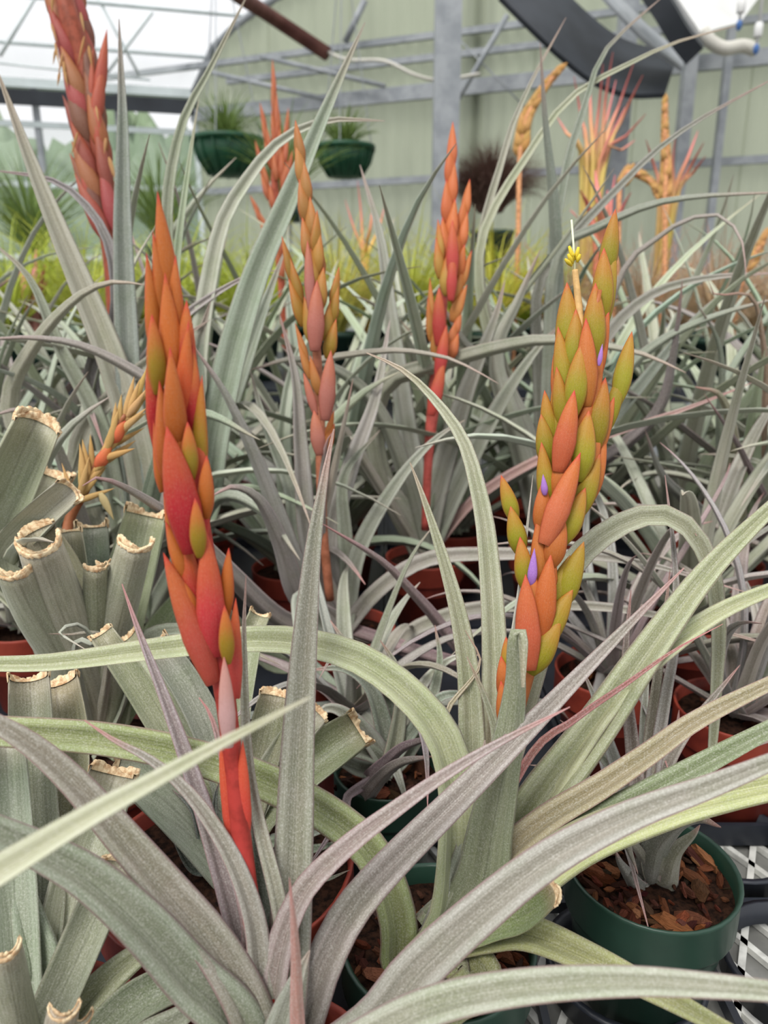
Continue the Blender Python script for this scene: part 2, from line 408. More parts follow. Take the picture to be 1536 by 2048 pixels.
            c = jag(col, cs, red)
            if random.random() < mauve: c = jag((154, 140, 142), cs, .8)
            s.blade(pts, W, S, np.linspace(curl[0], curl[1], nr), th, c, nu=nu)

# bark chips, bracts: shared meshes
def chip_mesh(seed):
    r = np.random.default_rng(seed); V = []; n = 7
    for z, q in ((-.5, .75), (0.0, 1.0), (.5, .7)):
        for i in range(n):
            a = 2*math.pi*i/n; V.append((math.cos(a)*q*r.uniform(.65, 1.1)*.5, math.sin(a)*q*r.uniform(.6, 1.1)*.5, z*r.uniform(.7, 1.2)))
    Fc = [(j*n+i, j*n+(i+1) % n, (j+1)*n+(i+1) % n, (j+1)*n+i) for j in range(2) for i in range(n)] + [tuple(range(n-1, -1, -1)), tuple(range(2*n, 3*n))]
    return mesh('bark_chip', V, Fc, M_BARK, False)
CHIPS = [chip_mesh(i) for i in range(6)]
def bract_mesh(kind, mat):
    m, n = 14, 12; V = []; uv = []
    for i in range(m):
        v = i/(m-1)
        if kind == 'bud': r = .42+.58*math.sin(min(1, v/.36)*math.pi/2) if v < .36 else max(0, (1-((v-.36)/.64)**1.75))**.92
        elif kind == 'slim': r = .45+.55*math.sin(min(1, v/.3)*math.pi/2) if v < .3 else max(0, (1-((v-.3)/.7)**1.5))
        else: r = .55+.45*math.sin(min(1, v/.4)*math.pi/2) if v < .4 else max(0, (1-((v-.4)/.6)**2.1))*.85+.15*(1-v)   # clasp: broad with a drawn-out point
        if i == m-1: r = .012
        for j in range(n):
            a = 2*math.pi*j/n; x = math.cos(a); y = math.sin(a)
            y2 = y*(.62 if y > 0 else .5); keel = 1+.12*max(0, y)**4
            V.append((x*r*.5, y2*r*.5*keel - .42*(1-v)**3 + .05, v)); uv.append((j/n, v))
    Fc = [(i*n+j, i*n+(j+1) % n, (i+1)*n+(j+1) % n, (i+1)*n+j) for i in range(m-1) for j in range(n)] + [tuple(range(n-1, -1, -1))]
    return mesh('bract', V, Fc, mat, True, uv)
BR = {k: bract_mesh(k, M_BRACT) for k in ('bud', 'slim', 'clasp')}
BRD = {k: bract_mesh(k, M_DRY) for k in ('bud', 'slim', 'clasp')}

def bract(spike, tip, base, wpx, d, col, red=1.0, kind='bud', roll=0.0, dtip=None, table=None, name='bract', flat=.9):
    """bract from pixel base to pixel tip at depth d"""
    a = P(base[0], base[1], d); b = P(tip[0], tip[1], d if dtip is None else dtip)
    z = b-a; L = np.linalg.norm(z); z = z/L; view = nrm((a+b)/2-CAM)
    y = -view - np.dot(-view, z)*z; y = nrm(y); x = np.cross(y, z)
    cr, sr = math.cos(roll), math.sin(roll); x, y = x*cr+y*sr, y*cr-x*sr
    wd = wpx*d/F
    o = link(name, (table or BR)[kind], spike, jag(col, 5, red))
    loc = a-org(spike)
    M = np.eye(4); M[:3, 0] = x*wd; M[:3, 1] = y*wd*flat; M[:3, 2] = z*L; M[:3, 3] = loc
    o.matrix_basis = Matrix(M.tolist()); return o

def spike_stem(pl, path, d, rpx, col, name='flower_spike', mat=None, label=None):
    """stem tube through (px, py, depth) points; radius in pixels"""
    pts = [P(a, b, c) for a, b, c in path]; n = 40; q = spline(pts, n)
    rr = np.interp(np.linspace(0, 1, n), np.linspace(0, 1, len(rpx)), rpx)*((q-CAM)@FWD)/F
    V, Fc = tube_geo(q, rr, 12)
    o = obj(name, V, Fc, mat or M_STEM, pl.o, lin(col))
    if label: o['label'] = label
    return o

def rank_branch(spike, base, tip, n, wpx, d0, d1, col, red, kind='bud', table=None, lean=.22, lenf=2.3, cs=None):
    """two-ranked overlapping bracts along an axis from base to tip"""
    base = np.array(base, float); tip = np.array(tip, float); ax = tip-base; Lp = np.linalg.norm(ax); ax /= Lp
    sd_ = np.array([-ax[1], ax[0]]); sp = Lp/(n+lenf-1); sgn = 1
    for i in range(n):
        f = i/max(1, n-1); bl = sp*lenf
        b = base+ax*sp*i + sd_*sgn*wpx*.10*(1-f)
        dirv = nrm(ax+sd_*sgn*lean*(1-f*.9)); t = b+dirv*bl
        if i == n-1: t = tip
        d = d0+(d1-d0)*f + .0006*i*(wpx/30.0)
        ww = wpx*(1-.30*f)
        bract(spike, t, b, ww, d, col if cs is None else random.choice(cs), red*random.uniform(.75, 1.1), kind, roll=-sgn*.35, table=table); sgn = -sgn

# ================================================================ THE GREENHOUSE
WN = np.array([.358, .934, 0]); W0 = np.array([0, 7.5, 0]); WR = np.array([.934, -.358, 0]); ZUP = np.array([0, 0, 1.])
def PW(px, py, off=0.0):
    r = ray(px, py); t = np.dot(W0-WN*off-CAM, WN)/np.dot(r, WN); return CAM+r*t
def WS(s, z, off=0.0): return W0+WR*s-WN*off+ZUP*z
def arch(s): return 3.3+1.2*math.sqrt(max(0, 1-((s-3.0)/5.0)**2))

fl = struct(MB().box((0, 2, -.05), (26, 24, .1)).make('floor', M_FLOOR))
# gable end wall: corrugated fibreglass sheets between steel girts
wb = struct(MB().bar(WS(-2, 1.02, .02), WS(8, 1.02, .02), .06, .08).make('wall_back', M_STEEL))
def sheet(s0, s1, n=26):
    V = []; Fc = []
    for i in range(n+1):
        s = s0+(s1-s0)*i/n; o = .012*math.sin(i*math.pi/2); zt = max(arch(s), 3.3)
        for z in (0.0, 1.5, 2.6, zt): V.append(WS(s, z, o))
    for i in range(n):
        for j in range(3): Fc.append((i*4+j, (i+1)*4+j, (i+1)*4+j+1, i*4+j+1))
    return V, Fc
for i in range(12):
    s0 = -2+i*.84; V, Fc = sheet(s0-.004, s0+.844); obj('panel', V, Fc, M_WALL, wb)
def girt(a, b, off, wd, ht, name='girt', mat=None):
    return MB().bar(a, b, wd, ht).make(name, mat or M_STEEL, wb)
for (px, py, s0, s1, wd, ht) in ((550, 112, -4.9, 8, .05, .05), (950, 105, -1.6, 8, .05, .05), (1150, 158, -1.9, 8, .06, .07), (700, 190, -2, 3.2, .05, .05), (1470, 322, -2, 8, .05, .06)):
    z = PW(px, py, .06)[2]; girt(WS(s0, z, .06), WS(s1, z, .06), .06, wd, ht)
z = PW(560, 215, .08)[2]; MB().bar(WS(-2, z, .1), WS(2.6, z, .1), .05, .11).make('girt', M_STEEL, wb)
# arch rib along the gable top
MB().tube([WS(s, arch(s), .05) for s in [-2+.25*i for i in range(41)]], .035, 8).make('arch_rib', M_STEEL, wb, smooth=True)
def wbar(p0, p1, off, r, mat=M_STEEL, name='brace'):
    return MB().tube([PW(*p0, off), PW(*p1, off)], r, 8).make(name, mat, wb, smooth=True)
wbar((415, 143), (660, 200), .2, .02); wbar((520, 112), (770, 172), .2, .02); wbar((690, 85), (730, 0), .2, .03)
wbar((1015, 30), (880, 260), .3, .022); wbar((915, 75), (1050, 215), .25, .006)

# left glass wall
CORN = WS(-2, 0); FARL = PZ(0, 165, 3.3); LD = nrm(np.array([FARL[0]-CORN[0], FARL[1]-CORN[1], 0])); LN = np.array([-LD[1], LD[0], 0]); LN = LN if np.dot(LN, CAM-CORN) > 0 else -LN
def LP(px, py):
    r = ray(px, py); t = np.dot(CORN-CAM, LN)/np.dot(r, LN); return CAM+r*t
def LS(t, z, off=0.0): return CORN+LD*t+LN*off+ZUP*z
LLEN = 7.5
wl = struct(MB().box(LS(LLEN/2, .4), (LLEN, .12, .8), (LD, LN, ZUP)).make('wall_left', M_FLOOR))
for i in range(11):
    t = .02+i*.74; MB().bar(LS(t, .8), LS(t, 3.3), .05, .06).make('mullion', M_STEEL if i % 3 else M_FRAME, wl)
for z in (.85, 1.75, 2.42, 2.95): MB().bar(LS(0, z, .03), LS(LLEN, z, .03), .03, .05).make('rail', M_FRAME, wl)
for i in range(10):
    for z0, z1 in ((.85, 1.75), (1.75, 2.42), (2.42, 2.95)):
        MB().box(LS(.39+i*.74, (z0+z1)/2, -.01), (.69, .006, z1-z0-.04), (LD, LN, ZUP)).make('pane', M_GLASS, wl)
MB().box(LS(LLEN/2, 3.16, .12), (LLEN, .03, .13), (LD, LN, ZUP)).make('valance', M_DARK, wl)
MB().bar(LS(0, 3.3, .02), LS(LLEN, 3.3, .02), .08, .08).make('eave', M_FRAME, wl)

# roof: pale poly film over ribs, carried along the left wall
RL = 13.0
ce = MB()
for i in range(1, 5):
    ce.tube([WS(s, arch(s)+.02)+LD*(RL*i/4) for s in [-2+.5*j for j in range(21)]], .02, 6)
ce = struct(ce.make('ceiling', M_FRAME, smooth=True))
svals = [3-5*math.cos(math.pi*i/12) for i in range(13)]
for i in range(12):
    for j in range(5):
        a, b = svals[i], svals[i+1]; m0, m1 = LD*(RL*j/5+.02), LD*(RL*(j+1)/5-.02)
        zt = lambda s: arch(s)+.06
        V = []; n = 4
        for k in range(n+1):
            s = a+(b-a)*k/n; V += [WS(s, zt(s))+m0, WS(s, zt(s))+m1]
        obj('roof_panel', V, [(2*k, 2*k+1, 2*k+3, 2*k+2) for k in range(n)], M_ROOF, ce)
    MB().tube([WS(svals[i], arch(svals[i])), WS(svals[i], arch(svals[i]))+LD*RL], .016, 6).make('purlin', M_FRAME, ce, smooth=True)
def rbar(a, b, da, db, r, mat=M_FRAME, name='truss_rod', par=None):
    return MB().tube([P(*a, da), P(*b, db)], r, 8).make(name, mat, par or ce, smooth=True)
rbar((190, -15), (278, 150), 6.6, 7.0, .014); rbar((305, 25), (215, 145), 6.6, 7.0, .014); rbar((0, 112), (75, -12), 6.0, 5.8, .014)
rbar((-10, 125), (300, 160), 6.6, 7.2, .01)

# rust-brown heating pipe under the roof
tag(MB().tube([PW(655, 108, .45), P(560, 45, 6.4), P(480, -8, 5.6), P(330, -110, 4.6)], .058, 14).make('heating_pipe', M_PIPE, smooth=True), 'long rust-brown pipe slanting under the pale roof', 'pipe')

# steel posts
def post(name, px, ytop, d, wpx, label):
    a = P(px, 262, d); wd = wpx*d/F
    o = MB().box((a[0], a[1], 2.1), (wd, wd, 4.2)).make(name, M_STEEL); return tag(o, label, 'post')
post('steel_post', 891, 0, 4.6, 50, 'thick grey steel post rising behind the middle flower spike')
post('steel_post', 1238, 0, 5.6, 32, 'grey steel post crossing the dark curved duct')
post('steel_post', 1366, 0, 5.7, 24, 'slim grey post right of the curved duct')
post('steel_post', 1440, 0, 5.7, 14, 'thinnest grey post at the far right of the green wall')
post('steel_post', 952, 0, 6.6, 24, 'short grey post just right of the thick post')

# dark curved duct with a grey steel liner, upper right
def strip(path, d, width, th, name, mat, label=None, cat=None, par=None, wdir=None):
    pts = spline([P(a, b, c) for a, b, c in path], 24); m = len(pts)
    wd = nrm(np.array(wdir if wdir is not None else (.15, .95, .25)))
    T = nrm(np.gradient(pts, axis=0)); N = nrm(np.cross(T, wd)); V = []; Fc = []
    for i in range(m):
        for a, b in ((-.5, -.5), (.5, -.5), (.5, .5), (-.5, .5)): V.append(pts[i]+wd*a*width+N[i]*b*th)
    for i in range(m-1):
        for k in range(4): Fc.append((i*4+k, i*4+(k+1) % 4, (i+1)*4+(k+1) % 4, (i+1)*4+k))
    Fc += [(3, 2, 1, 0), tuple((m-1)*4+k for k in range(4))]
    o = obj(name, V, Fc, mat, par, smooth=False)
    if label: tag(o, label, cat)
    return o
duct = thing('curved_duct', 'dark charcoal curved duct sweeping down across the upper right', 'duct', P(1340, 150, 5.0))
strip([(1030, -45, 4.9), (1090, 15, 4.9), (1150, 72, 4.95), (1210, 118, 5.0), (1275, 142, 5.0), (1345, 142, 5.0)], 5, .8, .03, 'trough', M_DARK, par=duct, wdir=(.35, .75, .55))
strip([(1190, -40, 4.7), (1240, 15, 4.7), (1300, 75, 4.75), (1365, 125, 4.8)], 5, .3, .02, 'liner', M_STEEL, par=duct, wdir=(.3, .8, .5))
strip([(1290, -40, 4.5), (1330, 20, 4.5), (1360, 70, 4.55), (1390, 108, 4.6)], 5, .16, .12, 'side_rail', M_DARK, par=duct, wdir=(.3, .8, .4))
vent = thing('vent_panel', 'white tilted vent panel with an elbow pipe in the upper right corner', 'vent', P(1440, 60, 4.9))
V = [P(1338, -30, 4.9), P(1560, -60, 5.3), P(1480, 45, 5.1), P(1402, 66, 4.9)]; nv = nrm(np.cross(V[1]-V[0], V[3]-V[0]))*.03
obj('panel', V+[v+nv for v in V], [(0, 1, 2, 3), (7, 6, 5, 4), (0, 4, 5, 1), (1, 5, 6, 2), (2, 6, 7, 3), (3, 7, 4, 0)], M_WHITE, vent, smooth=False)
MB().tube(spline([P(1405, 62, 4.9), P(1422, 84, 4.9), P(1450, 97, 4.9), P(1485, 92, 4.9), P(1512, 100, 4.9)], 20), .042, 12).make('elbow_pipe', M_HOSE, vent, smooth=True)
for i, (px, py, lab) in enumerate(((1478, 52, 'left blue-tipped dripper hanging in the upper right corner'), (1512, 100, 'right pale dripper hanging in the upper right corner'))):
    t = thing('hanging_dripper', lab, 'dripper', P(px, py, 4.0), 'hanging drippers')
    q = P(px, py, 4.0); MB().tube([q+ZUP*.02, q+ZUP*1.2], .008, 6).make('hose', M_WHITE, t, smooth=True)
    MB().lathe(q, [(.002, -.025), (.014, -.01), (.016, .015), (.006, .03)], 12).make('nozzle', M_BLUE, t, smooth=True)
    MB().lathe(q, [(.018, .06), (.022, .065), (.022, .12), (.016, .13)], 12).make('weight', M_WHITE, t, smooth=True)
tag(MB().tube(spline([PW(620, 85, .4), PW(690, 118, .5), PW(768, 122, .6), PW(830, 150, .6), PW(880, 160, .5), PW(960, 148, .4)], 40), .014, 6).make('white_hose', M_HOSE, smooth=True), 'white hose sagging across the green wall beside the post', 'hose')

# outside: lawn and hedge seen through the glass
struct(MB().box((-6, 22, -.25), (60, 24, .1)).make('lawn', M_GROUND))
def lump(name, c, rx, rz, col, label, seed, mat=None, cat='bush'):
    r = np.random.default_rng(seed); V = []; Fc = []; m, n = 22, 34
    ph = r.uniform(0, 6.3, 12); 
    for i in range(m+1):
        th = math.pi*i/m
        for j in range(n):
            a = 2*math.pi*j/n
            q = 1+.10*math.sin(5*a+ph[0]+3*th)+.08*math.sin(9*a+ph[1]-7*th)+.07*math.sin(13*th+ph[2]+4*a)+r.uniform(-.07, .07)
            V.append((c[0]+rx*q*math.sin(th)*math.cos(a), c[1]+rx*q*math.sin(th)*math.sin(a), c[2]+rz*q*math.cos(th)))
    Fc = [(i*n+j, i*n+(j+1) % n, (i+1)*n+(j+1) % n, (i+1)*n+j) for i in range(m) for j in range(n)]
    return tag(obj(name, V, Fc, mat or M_STEM, None, lin(col)), label, cat)
for i, (t, dist, rx, rz, col, lab) in enumerate(((.8, 2.6, 1.35, 1.85, (122, 142, 112), 'green hedge bush outside the glass nearest the wall corner'), (2.6, 3.0, 1.35, 1.8, (136, 154, 126), 'pale green hedge bush outside the glass, second from the corner'),
        (4.4, 2.6, 1.35, 1.85, (114, 136, 104), 'green hedge bush outside the glass, third from the corner'), (6.2, 3.2, 1.4, 1.8, (126, 146, 116), 'green hedge bush outside the far left glass'))):
    c = LS(t, 0, -dist); lump('hedge_bush', (c[0], c[1], rz*.8), rx, rz, col, lab, i)

# ================================================================ BENCH, TRAYS
bench = thing('growing_bench', 'pale wire-mesh growing bench under the potted plants', 'bench', (0, 1.12, 0))
zb = .795
m = MB()
for y in (.10, 2.15): m.bar((-1.6, y, zb-.03), (1.6, y, zb-.03), .03, .05)
for x in (-1.6, 1.6): m.bar((x, .10, zb-.03), (x, 2.15, zb-.03), .03, .05)
for y in (.7, 1.4): m.bar((-1.6, y, zb-.03), (1.6, y, zb-.03), .03, .04)
m.make('frame', M_STEEL, bench)
for x in (-1.5, 1.5):
    for y in (.15, 1.1, 2.1): MB().box((x, y, (zb-.05)/2), (.05, .05, zb-.05)).make('leg', M_STEEL, bench)
m = MB()   # expanded metal: raised diamond strands over the bench sheet
def strand(a, b, wd, ht): m.bar(a, b, wd, ht)
y0, y1, x0, x1 = .12, 1.2, -.55, .75; st = .034
for sgn in (1, -1):
    k = -40
    while k < 60:
        xa = x0+k*st; dx = (y1-y0)*.55*sgn; xa2 = xa+dx; a = np.array([xa, y0, zb]); b = np.array([xa2, y1, zb])
        lo, hi = 0.0, 1.0
        for lim, s_ in ((x0, 1), (x1, -1)):
            fa, fb = s_*(a[0]-lim), s_*(b[0]-lim)
            if fa < 0 and fb < 0: lo, hi = 1, 0
            elif fa < 0: lo = max(lo, fa/(fa-fb))
            elif fb < 0: hi = min(hi, fa/(fa-fb))
        if hi-lo > .02: strand(a+(b-a)*lo, a+(b-a)*hi, .006, .006)
        k += 1
o = m.make('mesh_strands', M_BENCH, bench); o['kind'] = 'stuff'
MB().box((0, 1.125, zb-.006), (3.18, 2.03, .004)).make('bench_sheet', plain('grey_sheet', (128, 128, 124), .7, .2, 20), bench)

def tray(label, cx, cy, nx, ny, pitch, rr, rot=0.0):
    t = thing('pot_tray', label, 'tray', (cx, cy, .80), 'black pot trays on the bench')
    ca, sa = math.cos(rot), math.sin(rot); R_ = lambda x, y, z: np.array([cx+ca*x-sa*y, cy+sa*x+ca*y, z])
    for i in range(nx):
        for j in range(ny):
            c = R_((i-(nx-1)/2)*pitch, (j-(ny-1)/2)*pitch, .806)
            MB().lathe(c, [(rr, 0), (rr+.004, 0), (rr+.004, .018), (rr+.006, .020), (rr, .021), (rr-.001, .0)], 36).make('ring', M_TRAY, t, smooth=True)
    for i in range(nx+1):
        x = (i-nx/2)*pitch; MB().bar(R_(x, -ny*pitch/2, .811), R_(x, ny*pitch/2, .811), .006, .012).make('bar', M_TRAY, t)
    for j in range(ny+1):
        y = (j-ny/2)*pitch; MB().bar(R_(-nx*pitch/2, y, .811), R_(nx*pitch/2, y, .811), .006, .012).make('bar', M_TRAY, t)
    return t

# ================================================================ FOREGROUND PLANTS
GG = (158, 163, 150); PALE = (176, 180, 168); MAU = (150, 139, 132); GRN = (140, 150, 112); YEL = (172, 176, 136); DRK = (112, 122, 106); PUR = (140, 118, 124); PNK = (190, 120, 118); OLV = (136, 140, 108)
ORG = (166, 88, 26); OGR = (142, 116, 24); REDC = (160, 28, 34); PNKR = (172, 66, 56); GRB = (134, 126, 20)

# --- A: mauve plant with the red spike
A = Plant('mauve-leaved bromeliad at the bottom centre bearing the large red flower spike', 545, 2200, 'red', .06, chips=30)
A.L('575,1950 588,1700 600,1420 625,1110 650,950 668,858', 80, .46, (150, 148, 132), p=1.9, face=.8, curl=(.35, .9), red=.6)
A.L('500,2030 430,1900 340,1790 250,1685 150,1570 60,1490 -40,1430', 82, .36, MAU, p=2.2, wt=.35, face=.7, curl=(.5, .8), red=1)
A.L('470,2048 380,1960 290,1860 190,1770 100,1715 -40,1650', 98, .33, (132, 140, 124), p=2.5, wt=.5, face=.7, curl=(.45, .7), red=.7)
A.L('522,1990 508,1850 475,1745 430,1660 370,1580 300,1520 230,1482 168,1440', 52, .40, (160, 148, 144), p=1.6, face=.6, red=.9)
A.L('500,1960 448,1760 390,1570 330,1400 280,1270 244,1168', 52, .45, (150, 138, 140), p=1.6, face=.6, red=.9)
A.L('552,1960 600,1800 690,1700 800,1615 900,1545 1010,1480 1140,1414', 56, .40, (164, 150, 146), p=1.5, face=.6, red=.8)
A.L('610,2048 645,1940 700,1830 780,1735 900,1615 1050,1465 1200,1310 1368,1136', 74, .48, (146, 140, 132), p=1.5, face=.65, curl=(.5, 1.0), red=.6)
A.L('740,2060 830,1950 960,1830 1100,1720 1260,1635 1420,1575 1580,1510', 90, .36, (162, 160, 150), p=1.8, wt=.3, face=.75, curl=(.5, .9), red=1, d0=.40)
A.L('740,2075 880,2010 1060,1975 1260,1965 1440,1975 1600,1990', 68, .29, (170, 168, 156), p=2.4, wt=.45, face=.7, curl=(.5, .8), red=1, d0=.36)
A.L('592,2120 594,2000 590,1880 579,1755', 34, .33, (190, 140, 140), p=1.6, face=.8, red=1, curl=(.8, 1.4), d0=.37)
A.L('470,2048 420,1950 370,1850 300,1760', 60, .42, DRK, face=.6, red=.6)
A.L('528,1900 520,1780 512,1690 498,1600', 56, .44, (110, 116, 100), face=.8, red=.5, p=2.5)
A.L('500,1960 505,1860 480,1740 455,1560 425,1440 398,1395', 48, .43, (150, 128, 130), face=.7, red=1, p=1.8)
A.L('575,2000 560,1820 500,1560 488,1300 492,1150', 34, .425, (150, 146, 134), p=2.0, face=.7, red=.6)
A.L('560,2080 590,1980 620,1900', 70, .38, GG, p=2.2, face=.7)
# near, out of focus leaf of a plant standing left of the frame
NP = Plant('plant left of the frame whose blurred pale leaf slants across the lower left', pos=(-.40, .16, .918), pot='red', r=.06)
NP.L('-700,2180 -260,1920 -80,1800 150,1655 300,1570 460,1480 620,1395', 112, .255, (190, 188, 164), p=2.0, face=.6, red=.1, curl=(.9, 1.3))
NP.rosette(7, (.16, .24), (.018, .024), (70, 35), (.4, .9), GG, 8, 14, 9, arange=(1.9, 4.4))

sA = spike_stem(A, [(545, 2150, .40), (530, 1960, .41), (505, 1840, .41), (488, 1720, .41), (474, 1600, .405), (460, 1470, .40), (443, 1340, .395), (420, 1200, .39), (392, 1040, .38), (362, 860, .37), (340, 660, .36), (325, 480, .35)], None, [20, 20, 20, 20, 19, 20, 24, 26, 26, 22, 14, 4], (166, 54, 48), label='tall red flower spike')
dA = lambda y: .335 + .06*(y-390)/1000.0
def bA(tip, base, wd, col, red=1.0, kind='bud', dz=0.0, roll=0.0):
    bract(sA, tip, base, wd, dA(base[1])+dz, col, red, kind, roll, dtip=dA(tip[1])+dz)
for a in (
    ((315, 383), (345, 640), 46, ORG, 1, 'slim', .010, 0), ((305, 462), (335, 660), 34, ORG, .9, 'slim', .008, .3), ((292, 505), (318, 715), 38, ORG, .9, 'slim', .006, .4),
    ((352, 510), (350, 700), 40, ORG, .9, 'slim', .006, -.4), ((330, 545), (350, 770), 50, (178, 92, 36), .6, 'slim', .003, 0), ((374, 600), (372, 800), 44, REDC, 1, 'clasp', .004, -.4),
    ((303, 628), (320, 790), 40, OGR, 1, 'bud', -.002, .3), ((298, 690), (325, 900), 46, REDC, .8, 'clasp', .004, .4), ((340, 693), (355, 900), 46, ORG, .9, 'slim', -.008, 0),
    ((386, 690), (384, 900), 44, REDC, 1, 'clasp', .002, -.4), ((378, 640), (362, 850), 40, (190, 80, 38), .8, 'slim', 0, -.2), ((318, 760), (338, 960), 44, ORG, .9, 'slim', -.003, .3),
    ((306, 838), (330, 985), 30, ORG, 1, 'slim', .0, .4), ((405, 750), (395, 960), 36, OGR, .7, 'slim', .0, -.4), ((375, 843), (383, 962), 34, OGR, 1, 'bud', -.008, 0), ((352, 770), (360, 970), 50, ORG, .8, 'slim', -.004, 0),
    ((333, 852), (388, 1110), 70, REDC, .5, 'clasp', -.012, .1), ((398, 850), (400, 1080), 44, (190, 60, 60), .6, 'clasp', .0, -.3),
    ((414, 910), (410, 1040), 34, ORG, 1, 'bud', -.006, -.2), ((390, 995), (400, 1118), 34, OGR, 1, 'bud', -.014, 0), ((326, 985), (362, 1140), 30, OGR, 1, 'slim', -.002, .4),
    ((331, 1043), (376, 1165), 32, ORG, .9, 'bud', -.006, .3), ((362, 1158), (396, 1250), 34, ORG, 1, 'bud', -.008, .2), ((326, 1105), (432, 1370), 56, PNKR, .7, 'clasp', -.009, .2),
    ((412, 1060), (428, 1320), 58, REDC, .6, 'clasp', -.009, 0), ((360, 1040), (405, 1290), 46, REDC, .8, 'clasp', -.003, .2),
    ((458, 1095), (450, 1240), 30, ORG, 1, 'bud', -.004, -.2), ((449, 1210), (456, 1332), 32, OGR, 1, 'bud', -.014, 0), ((472, 1195), (468, 1400), 32, PNKR, .6, 'clasp', -.004, -.4),
    ((448, 1310), (458, 1500), 34, (186, 150, 146), .3, 'clasp', -.014, 0), ((486, 1480), (486, 1700), 34, (190, 60, 52), .3, 'clasp', -.004, -.3), ((440, 1470), (480, 1720), 40, (188, 66, 54), .3, 'clasp', -.002, .2)):
    bA(a[0], a[1], a[2], a[3], a[4], a[5], a[6], a[7])

# --- B: green plant in the green pot with the orange and green spike
B = Plant('green bromeliad in a dark green pot bearing the branched green and orange spike', 875, 1885, 'green', .066, chips=120)
B.L('900,1830 908,1720 905,1580 880,1480 820,1400 720,1325 600,1290 480,1285 300,1305 100,1330 -60,1332', 88, .46, (168, 172, 140), p=.9, wt=.28, face=.6, curl=(.6, 1.3), red=.3, wb=1.3)
B.L('955,1790 985,1650 1018,1480 1032,1370 1030,1300 1032,1266 1040,1262 1046,1290 1046,1375', 112, .42, (150, 158, 138), p=1.2, wt=.05, nr=54, face=.85, curl=(.5, 1.1), red=.2)
B.L('925,1760 942,1560 938,1370 920,1245 890,1130 850,1005 820,925', 62, .55, (160, 166, 140), p=1.6, face=.75, red=.3)
B.L('960,1760 985,1500 988,1300 976,1110 960,1000 925,880 860,790 800,737 733,706', 58, .60, (170, 178, 150), p=1.8, face=.7, red=.4, dm=.54)
B.L('975,1650 993,1490 972,1400 934,1313', 40, .50, (160, 160, 136), face=.7, red=.5)
B.L('1000,1740 1085,1600 1190,1460 1300,1300 1420,1140 1580,980', 104, .55, (158, 166, 132), p=1.2, wt=.2, face=.75, curl=(.4, .8), red=.5)
B.L('1010,1740 1110,1560 1230,1390 1350,1285 1450,1220 1580,1165', 70, .55, (170, 178, 142), p=1.3, wt=.3, face=.7, curl=(.5, .9), red=.4)
B.L('995,1730 1090,1645 1200,1578 1300,1510 1400,1440 1580,1350', 56, .48, (164, 160, 128), p=1.6, wt=.4, face=.6, red=.9, curl=(.7, 1.0))
B.L('1000,1800 1100,1710 1200,1645 1300,1590 1420,1525 1580,1440', 66, .47, (138, 150, 112), p=1.6, wt=.4, face=.6, curl=(.7, 1.1), red=.2)
B.L('1050,1530 1150,1440 1250,1370 1350,1300 1446,1248', 22, .50, (188, 124, 120), p=1.5, face=.6, red=1)
B.L('985,1868 1060,1870 1180,1920 1310,1985 1450,2060', 70, .36, (166, 170, 116), p=1.6, wt=.4, face=.7, curl=(.6, .9), red=.3)
B.L('1020,1790 1160,1690 1320,1625 1450,1590 1600,1560', 84, .43, (178, 184, 130), p=2, wt=.6, face=.8, curl=(.4, .6), red=.3)
B.L('990,1850 1050,1830 1112,1780', 64, .44, (120, 138, 84), p=3, wt=.8, cut=True, face=.7, curl=(1.0, 1.3))
B.L('800,1950 792,1840 752,1725 680,1650 560,1580 400,1520 200,1480 -60,1462', 70, .42, (150, 158, 104), p=1.7, wt=.75, face=.75, curl=(.6, .8), red=.9)
B.L('890,1960 830,2030 760,2090', 86, .40, OLV, p=2.5, wt=.5, face=.7)
B.L('960,1960 900,2020 840,2090', 86, .40, (140, 134, 92), p=2.5, wt=.5, face=.7)
B.L('1000,1560 1075,1310 1140,1140 1250,1048 1345,1040 1410,1120 1432,1250 1428,1390', 62, .60, (180, 182, 152), p=1.5, wt=.3, face=.65, curl=(.5, 1.2), red=.5)
B.L('935,1720 955,1600 970,1480', 70, .50, (150, 156, 140), face=.8)
B.L('1000,1500 1012,1380 1040,1180 1066,950', 26, .50, (186, 184, 174), face=.7, red=.2, p=1.4)
B.L('905,1480 895,1420 960,1330 930,1260', 20, .53, (176, 160, 140), face=.6, red=.6)

